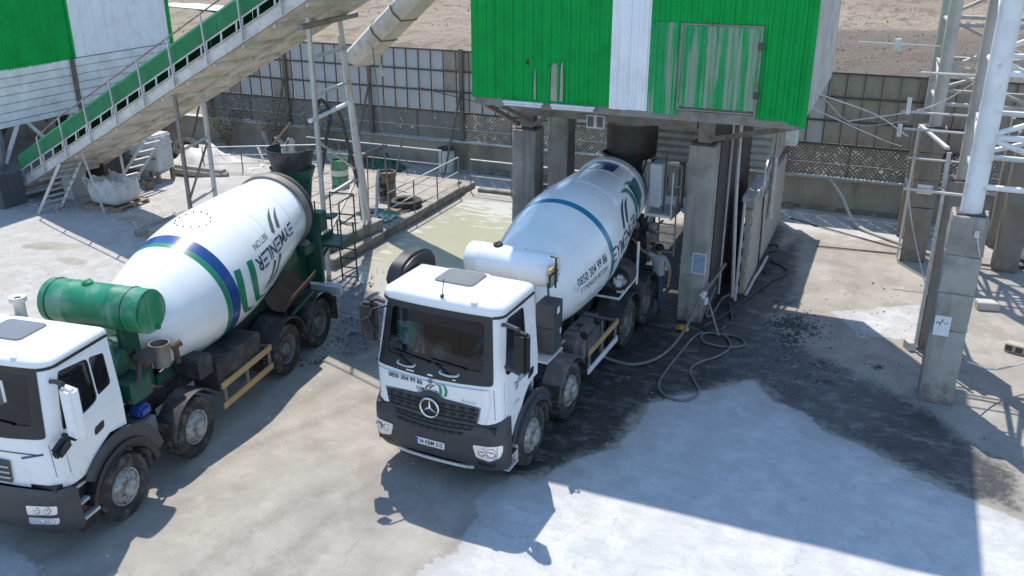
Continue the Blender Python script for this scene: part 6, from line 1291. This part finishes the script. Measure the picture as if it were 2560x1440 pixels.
# spilled wet concrete crumbs
def crumbs(name, n, fn, m, s0, s1):
    b = MB()
    for _ in range(n):
        x, y = fn(); s = random.uniform(s0, s1) * (2 if random.random() < .06 else 1); a = random.random() * 3; k = len(b.v)
        pts = [(x + s * math.cos(a + j * 1.257) * random.uniform(.7, 1.2), y + s * math.sin(a + j * 1.257) * random.uniform(.7, 1.2), 0) for j in range(5)]
        b.add([(p[0], p[1], -.01) for p in pts] + [(x, y, s * random.uniform(.35, .8))], [(j, (j + 1) % 5, 5) for j in range(5)])
    kind(b.build(name, m), 'stuff')
def g2(cx, cy, sx_, sy_, k=9):
    cs = [(random.gauss(cx, sx_), random.gauss(cy, sy_), random.uniform(.06, .30)) for _ in range(k)]
    def f():
        a, b_, s = random.choice(cs); return (random.gauss(a, s), random.gauss(b_, s)) if random.random() < .85 else (random.gauss(cx, sx_), random.gauss(cy, sy_))
    return f
crumbs('mud_lumps', 900, g2(-1.65, 20.0, .42, .55), 'mud', .012, .05); crumbs('mud_lumps', 700, g2(-.2, 17.9, 1.1, .7), 'mud', .01, .032)
crumbs('mud_lumps', 900, g2(-10.6, 16.6, 1.1, 1.2, 16), 'mud', .012, .045); crumbs('gravel', 1500, lambda: (random.uniform(-24, -12), random.uniform(11, 20)), 'stone', .008, .03)
crumbs('gravel', 1200, lambda: (random.uniform(-11, 4), random.uniform(7, 24)), 'stone', .006, .018); crumbs('gravel', 900, lambda: (random.uniform(-27, -19), random.uniform(20, 29.5)), 'stone', .015, .07)
crumbs('mud_lumps', 500, lambda: (random.uniform(-2.5, 2.5), random.uniform(18.5, 24.5)), 'mud', .008, .025)
# loose blocks on the right
for p, d, r_, lab in (((1.02, 19.95, .0), (.16, .26, .20), .5, 'pale concrete block tilted at the foot of the nearest pier'), ((3.15, 20.7, .0), (.38, .24, .20), -.3, 'grey hollow block lying in the sun at the right edge'), ((2.72, 23.1, .0), (.5, .3, .2), .2, 'low pale concrete block behind the nearest pier')):
    t = thing('loose_block', lab, 'block', p, r_); MB().b6(-d[0] / 2, d[0] / 2, -d[1] / 2, d[1] / 2, -.01, d[2]).build('block_body', 'stone' if 'white' in lab or 'pale' in lab else 'block', t, bev=.02, world=False)
    if 'hollow' in lab:
        for s in (-1, 1): MB().b6(s * .1 - .07, s * .1 + .07, -.125, -.115, .04, .16).build('cavity', 'steel_dark', t, world=False)
tag(MB().tube([(3.7 + .38 * math.cos(a), 26.6 + .30 * math.sin(a), .05 + .04 * (k % 3)) for k, a in enumerate(np.linspace(0, 18.5, 70))], .03, 6).build('hose_coil', 'hose_dark'), 'coil of black hose on sunlit concrete at the right edge', 'hose')
tag(MB().lathe([(0, 0), (.22, .0), (.24, .12), (.16, .25), (0, .27)], (3.75, 27.4, 0), n=12).build('cement_lump', 'stone'), 'pale rounded lump beside the black hose coil', 'lump')
# ------------------------------------------------------------------ deck clutter
def barrel(label, loc, m, band=None, rot=0, d=None, holes=False):
    t = thing('oil_drum', label, 'drum', loc); wob = (lambda a, h: 1 + .02 * math.sin(3 * a + 4 * h)) if holes else None
    MB().lathe([(0, .02), (.29, .02), (.29, .30), (.305, .31), (.305, .33), (.29, .34), (.29, .58), (.305, .59), (.305, .61), (.29, .62), (.29, .88), (.30, .90), (.27, .90), (.265, .8), (0, .8 if d else .86)], loc, n=28, wob=wob).build('drum_body', m, t, smooth=35)
    if band: MB().lathe([(.294, .37), (.294, .56)], loc, n=28).build('drum_band', band, t, smooth=40)
    if holes:
        for a, z, w, h in ((-1.9, .7, .16, .12), (-1.5, .48, .2, .16), (-1.2, .25, .16, .2), (-1.75, .2, .1, .16)): c = Vector(loc) + Vector((.298 * math.cos(a), .298 * math.sin(a), z)); MB().box(c, (.02, w, h), rz=a).build('burnt_hole', 'belt', t)
    return t
barrel('green drum with a pale band standing on the slab deck', (-17.3, 25.6, .28), 'tank_green', 'sheeting'); barrel('rusty brown drum with burnt holes on the slab deck', (-15.0, 24.85, .28), 'rust_drum', None, holes=True)
barrel('pale dusty drum with a dark lid against the low wall', (-15.2, 29.55, 0), 'paper'); MB().lathe([(0, .93), (.31, .93), (.31, .86)], (-15.2, 29.55, 0), n=24).build('lid', 'steel_dark', bpy.data.objects['oil_drum.002'])
t = thing('steel_gallows', 'rusty square steel gallows frame on the deck beside the burnt drum', 'frame', (-14.8, 23.4, .28)); MB().b6(-14.85, -14.70, 22.9, 23.05, .28, 2.05).build('post', 'steel_brown', t); MB().b6(-14.85, -14.70, 22.9, 24.5, 2.053, 2.17).build('top_beam', 'steel_brown', t); MB().tube([(-14.77, 24.4, 2.05), (-14.6, 24.3, .3)], .03, 6).tube([(-14.77, 23.4, 2.05), (-14.9, 23.5, .3)], .02, 6).build('hanger', 'steel', t)
hose('white hose hanging from the gallows frame down to the deck beam', [(-14.7, 23.9, 1.5), (-14.6, 23.6, 1.1), (-14.3, 23.0, .5), (-14.1, 22.3, .36), (-14.6, 21.9, .36), (-15.2, 22.2, .36)], .05, 'hose_pale')
t = thing('old_tyre', 'worn tyre lying flat on the deck by the basin edge', 'tyre', (-13.95, 24.2, .3)); MB().lathe([(.30, .04), (.40, .0), (.50, .03), (.53, .12), (.50, .22), (.40, .25), (.30, .2), (.30, .04)], (-13.95, 24.2, .3), n=30).build('tyre_body', 'rubber', t, smooth=50)
b = MB()
for k in range(3): b.bar((-14.25 + k * .16, 23.0, .34 + .02 * k), (-13.9 + k * .12, 25.0, .34), .10, .035)
t = thing('board_pile', 'weathered boards lying across the deck under the tyre', 'boards', (-14, 24, .3)); b.each('board', 'wood', t)
n = 9; vs = [(-14.35 + .75 * i / 8 + .05 * math.sin(j), 22.45 + .75 * j / 8, .32 + .22 * abs(math.sin(i * .9 + j * .6)) * (1 - abs(i - 4) / 5)) for i in range(n) for j in range(n)]
tag(MB().add(vs, [(i * n + j, i * n + j + 1, (i + 1) * n + j + 1, (i + 1) * n + j) for i in range(n - 1) for j in range(n - 1)]).build('crumpled_sheet', 'flag', smooth=60), 'crumpled green and white sheet on the deck at the foot of the frame', 'sheet')
b = MB()
for k in range(9): b.tube([(-14.5 + random.uniform(-.5, .5), 22.6 + random.uniform(-.5, .9), .32), (-13.9 + random.uniform(-.4, .4), 23.2 + random.uniform(-.6, .8), .36)], .016, 5)
kind(b.build('scrap_rods', 'steel_dark'), 'stuff')
for i, (x, y, lab) in enumerate(((-19.0, 29.3, 'dark tarpaulin bundle in the shade of the fence'), (-17.6, 29.1, 'green scrap heap in the shade of the fence'))):
    n = 10; vs = [(x + 1.6 * (p / 9 - .5), y + .9 * (q / 9 - .5), .02 + .45 * math.sin(math.pi * p / 9) * math.sin(math.pi * q / 9) * (1 + .4 * math.sin(p * 2.3 + q * 1.7 + i))) for p in range(n) for q in range(n)]
    tag(MB().add(vs, [(a_ * n + c_, a_ * n + c_ + 1, (a_ + 1) * n + c_ + 1, (a_ + 1) * n + c_) for a_ in range(n - 1) for c_ in range(n - 1)]).build('tarpaulin_heap', 'grey_plastic' if i == 0 else 'truck_green'), lab, 'tarpaulin')
b = MB()
for k in range(6): b.bar((-11.8 + k * .25, 28.8 + .1 * (k % 2), .06 + .05 * k), (-9.3 + k * .2, 29.1, .08 + .05 * k), .12, .04)
t = thing('plank_stack', 'loose planks stacked in the shade behind the basin', 'planks', (-10.5, 29, 0)); b.each('plank', 'fence_panel_b', t)
tag(MB().b6(-9.4, -8.6, 29.2, 29.9, 0, .7).b6(-9.35, -8.65, 29.15, 29.85, .703, .76).build('steel_crate', 'steel_dark', bev=.02), 'dark steel crate against the low wall beside the left tower column', 'crate')
# ------------------------------------------------------------------ left background clutter
t = thing('bulk_bag', 'bulging white woven bulk bag on a pallet under the conveyor', 'bag', (-23.35, 21.45, 0))
n = 40; rings = [(.0, .15), (.55, .15), (.66, .2), (.72, .4), (.72, .66), (.68, .84), (.60, .92), (.45, .90), (.2, .80), (0, .78)]; vs = []
for i, (r, z) in enumerate(rings):
    for k in range(n):
        a = 2 * math.pi * k / n; sq = (abs(math.cos(a)) ** 7 + abs(math.sin(a)) ** 7) ** (-1 / 7); rr = r * (sq * .92) * (1 + .015 * math.sin(5 * a + z * 9) + .012 * math.sin(11 * a - z * 14)); vs.append((-23.35 + rr * math.cos(a) * 1.0, 21.45 + rr * math.sin(a) * .85, z + (.07 * math.sin(4 * a + i) + .05 * math.sin(9 * a) if i in (5, 6, 7) else 0)))
MB().add(vs, [(i * n + k, i * n + (k + 1) % n, (i + 1) * n + (k + 1) % n, (i + 1) * n + k) for i in range(len(rings) - 1) for k in range(n)]).build('bag_body', 'fabric', t, smooth=60)
for (x, y) in ((-.62, -.55), (.62, -.55), (.62, .5), (-.62, .5)): MB().tube(spline([(-23.35 + x, 21.45 + y, .8), (-23.35 + x * 1.05, 21.45 + y * 1.05, 1.02), (-23.35 + x * .7, 21.45 + y * .8, .86)], 5), .025, 5).build('lifting_loop', 'fabric', t)
b = MB()
for k in range(5): b.b6(-24.15 + k * .36, -24.02 + k * .36, 20.75, 22.1, .11, .14)
for y in (20.8, 21.4, 22.0): b.b6(-24.15, -22.55, y, y + .1, .0, .11)
t = thing('pallet', 'wooden pallet carrying the white bulk bag', 'pallet', (-23.4, 21.4, 0)); b.each('slat', 'wood', t)
t = thing('water_container', 'dusty pale upright container on short legs beyond the bulk bag', 'container', (-24.4, 24.3, 0)); MB().b6(-25.0, -23.8, 23.9, 24.8, .45, 1.75).build('container_body', 'fabric', t, bev=.06, seg=2)
for (x, y) in ((-24.9, 24.0), (-23.9, 24.0), (-23.9, 24.7), (-24.9, 24.7)): MB().b6(x - .06, x + .06, y - .06, y + .06, 0, .44).build('leg', 'wood', t)
MB().b6(-25.0, -23.8, 23.87, 23.9, .9, .98).build('strap', 'wood', t)
tag(MB().lathe([(0, 0), (.13, 0), (.17, .32), (.15, .32), (.12, .04), (0, .04)], (-23.7, 23.3, 0), n=18).build('rusty_bucket', 'rust_drum', smooth=40), 'small rusty bucket on the ground beside the pale container', 'bucket')
t = thing('concrete_stump', 'tall pale concrete stump behind the conveyor ladders', 'pillar', (-25.7, 24.4, 0)); MB().b6(-26.0, -25.2, 24.2, 25.0, 0, 2.4).build('stump_body', 'concrete_pale', t, bev=.02)
tag(MB().b6(-25.5, -25.1, 21.3, 22.0, .0, 1.2).build('switch_cabinet', 'fence_panel', bev=.02), 'grey cabinet in the shade behind the steel ladder', 'cabinet')
n = 14; vs = [(-23.6 + 3.4 * (i / 13 - .5), 26.6 + 2.2 * (j / 13 - .5), .05 + .75 * math.sin(math.pi * min(1, i / 9)) ** .6 * (1 - (2 * j / 13 - 1) ** 2) * (1 + .25 * math.sin(i * 1.3 + j * .9)) + .04 * math.sin(i * 2.1 + j * 1.7)) for i in range(n) for j in range(n)]
tag(MB().add(vs, [(i * n + j, i * n + j + 1, (i + 1) * n + j + 1, (i + 1) * n + j) for i in range(n - 1) for j in range(n - 1)]).build('covered_heap', 'sheeting', smooth=60), 'heap covered with pale sheeting behind the conveyor trestle', 'heap')
t = thing('concrete_trough', 'upturned pale concrete trough half under the sheeting', 'trough', (-23, 25.4, 0)); MB().b6(-24.3, -21.9, 25.0, 25.5, .0, .42).build('trough_body', 'plaster', t, bev=.12, seg=3)
for x, y, z, tl, lab in ((-25.3, 27.0, .55, .5, 'old tyre lying on the pale sheeting'), (-26.1, 26.7, .3, 1.1, 'small old tyre leaning beside the larger one')):
    t = thing('old_tyre', lab, 'tyre', (x, y, z)); o = MB().lathe([(.26, -.09), (.40, -.12), (.50, -.09), (.53, 0), (.50, .09), (.40, .12), (.26, .09), (.26, -.09)], n=28).build('tyre_body', 'rubber', t, smooth=50, world=False); o.rotation_euler = (tl, .2, 0)
b = MB()
for k in range(14): p = Vector((-21.8 + random.uniform(-.9, .9), 28.4 + random.uniform(-.5, .5), .1)); b.bar(p, p + Vector((random.uniform(-.9, .9), random.uniform(-.3, .3), random.uniform(.1, .9))), random.uniform(.05, .3), .04)
kind(b.build('scrap_heap', 'concrete_pale'), 'stuff'); o = None
def shrub(label, loc, h, n, seed):
    r = random.Random(seed); t = thing('dry_shrub', label, 'shrub', loc); b = MB(loc); lf = MB(); L0 = Vector(loc)
    for _ in range(n):
        a = r.uniform(0, 6.28); p = L0 + Vector((r.uniform(-.1, .1), r.uniform(-.1, .1), 0)); q = p + Vector((math.cos(a) * h * .35, math.sin(a) * h * .35, h * r.uniform(.6, 1))); m = p.lerp(q, .5) + Vector((r.uniform(-.1, .1), r.uniform(-.1, .1), .1)); pts = spline([p, m, q], 4); b.tube(pts, [.014 * (1 - i / len(pts)) + .004 for i in range(len(pts))], 5)
        for k in range(16): c = pts[r.randrange(2, len(pts))] + Vector((r.gauss(0, .10), r.gauss(0, .10), r.gauss(0, .10))); s = r.uniform(.03, .08); d = Vector((r.gauss(0, 1), r.gauss(0, 1), r.gauss(0, 1))).normalized(); e = d.orthogonal().normalized(); lf.add([c, c + d * s + e * s * .4, c + d * s * 2, c + d * s - e * s * .4], [(0, 1, 2, 3)])
    b.build('stem', 'wood', t); kind(lf.build('foliage', 'foliage', t), 'stuff')
shrub('dry leafy shrub against the low wall behind the green hopper', (-20.6, 29.3, 0), 2.1, 16, 1); shrub('bushy dark shrub by the fence post left of the trestle', (-22.9, 29.5, 0), 2.3, 22, 2); shrub('small dry shrub at the foot of the wall near the scrap heap', (-19.6, 29.2, 0), 1.2, 10, 3); shrub('tall dark shrub in the far shade under the conveyor', (-25.2, 29.4, 0), 2.2, 20, 4)
tag(MB().tube([(-22.2, 27.9, .4), (-21.2, 28.3, 1.6)], .04, 6).build('leaning_pole', 'wood'), 'pale pole leaning over the scrap heap', 'pole')
tag(MB().b6(-20.2, -19.2, 29.0, 29.6, .0, .5).build('broken_slab', 'concrete_pale', bev=.05), 'broken pale slab by the wall beside the shrubs', 'slab')
for o in list(S.objects):
    if '_o' in o: del o['_o']
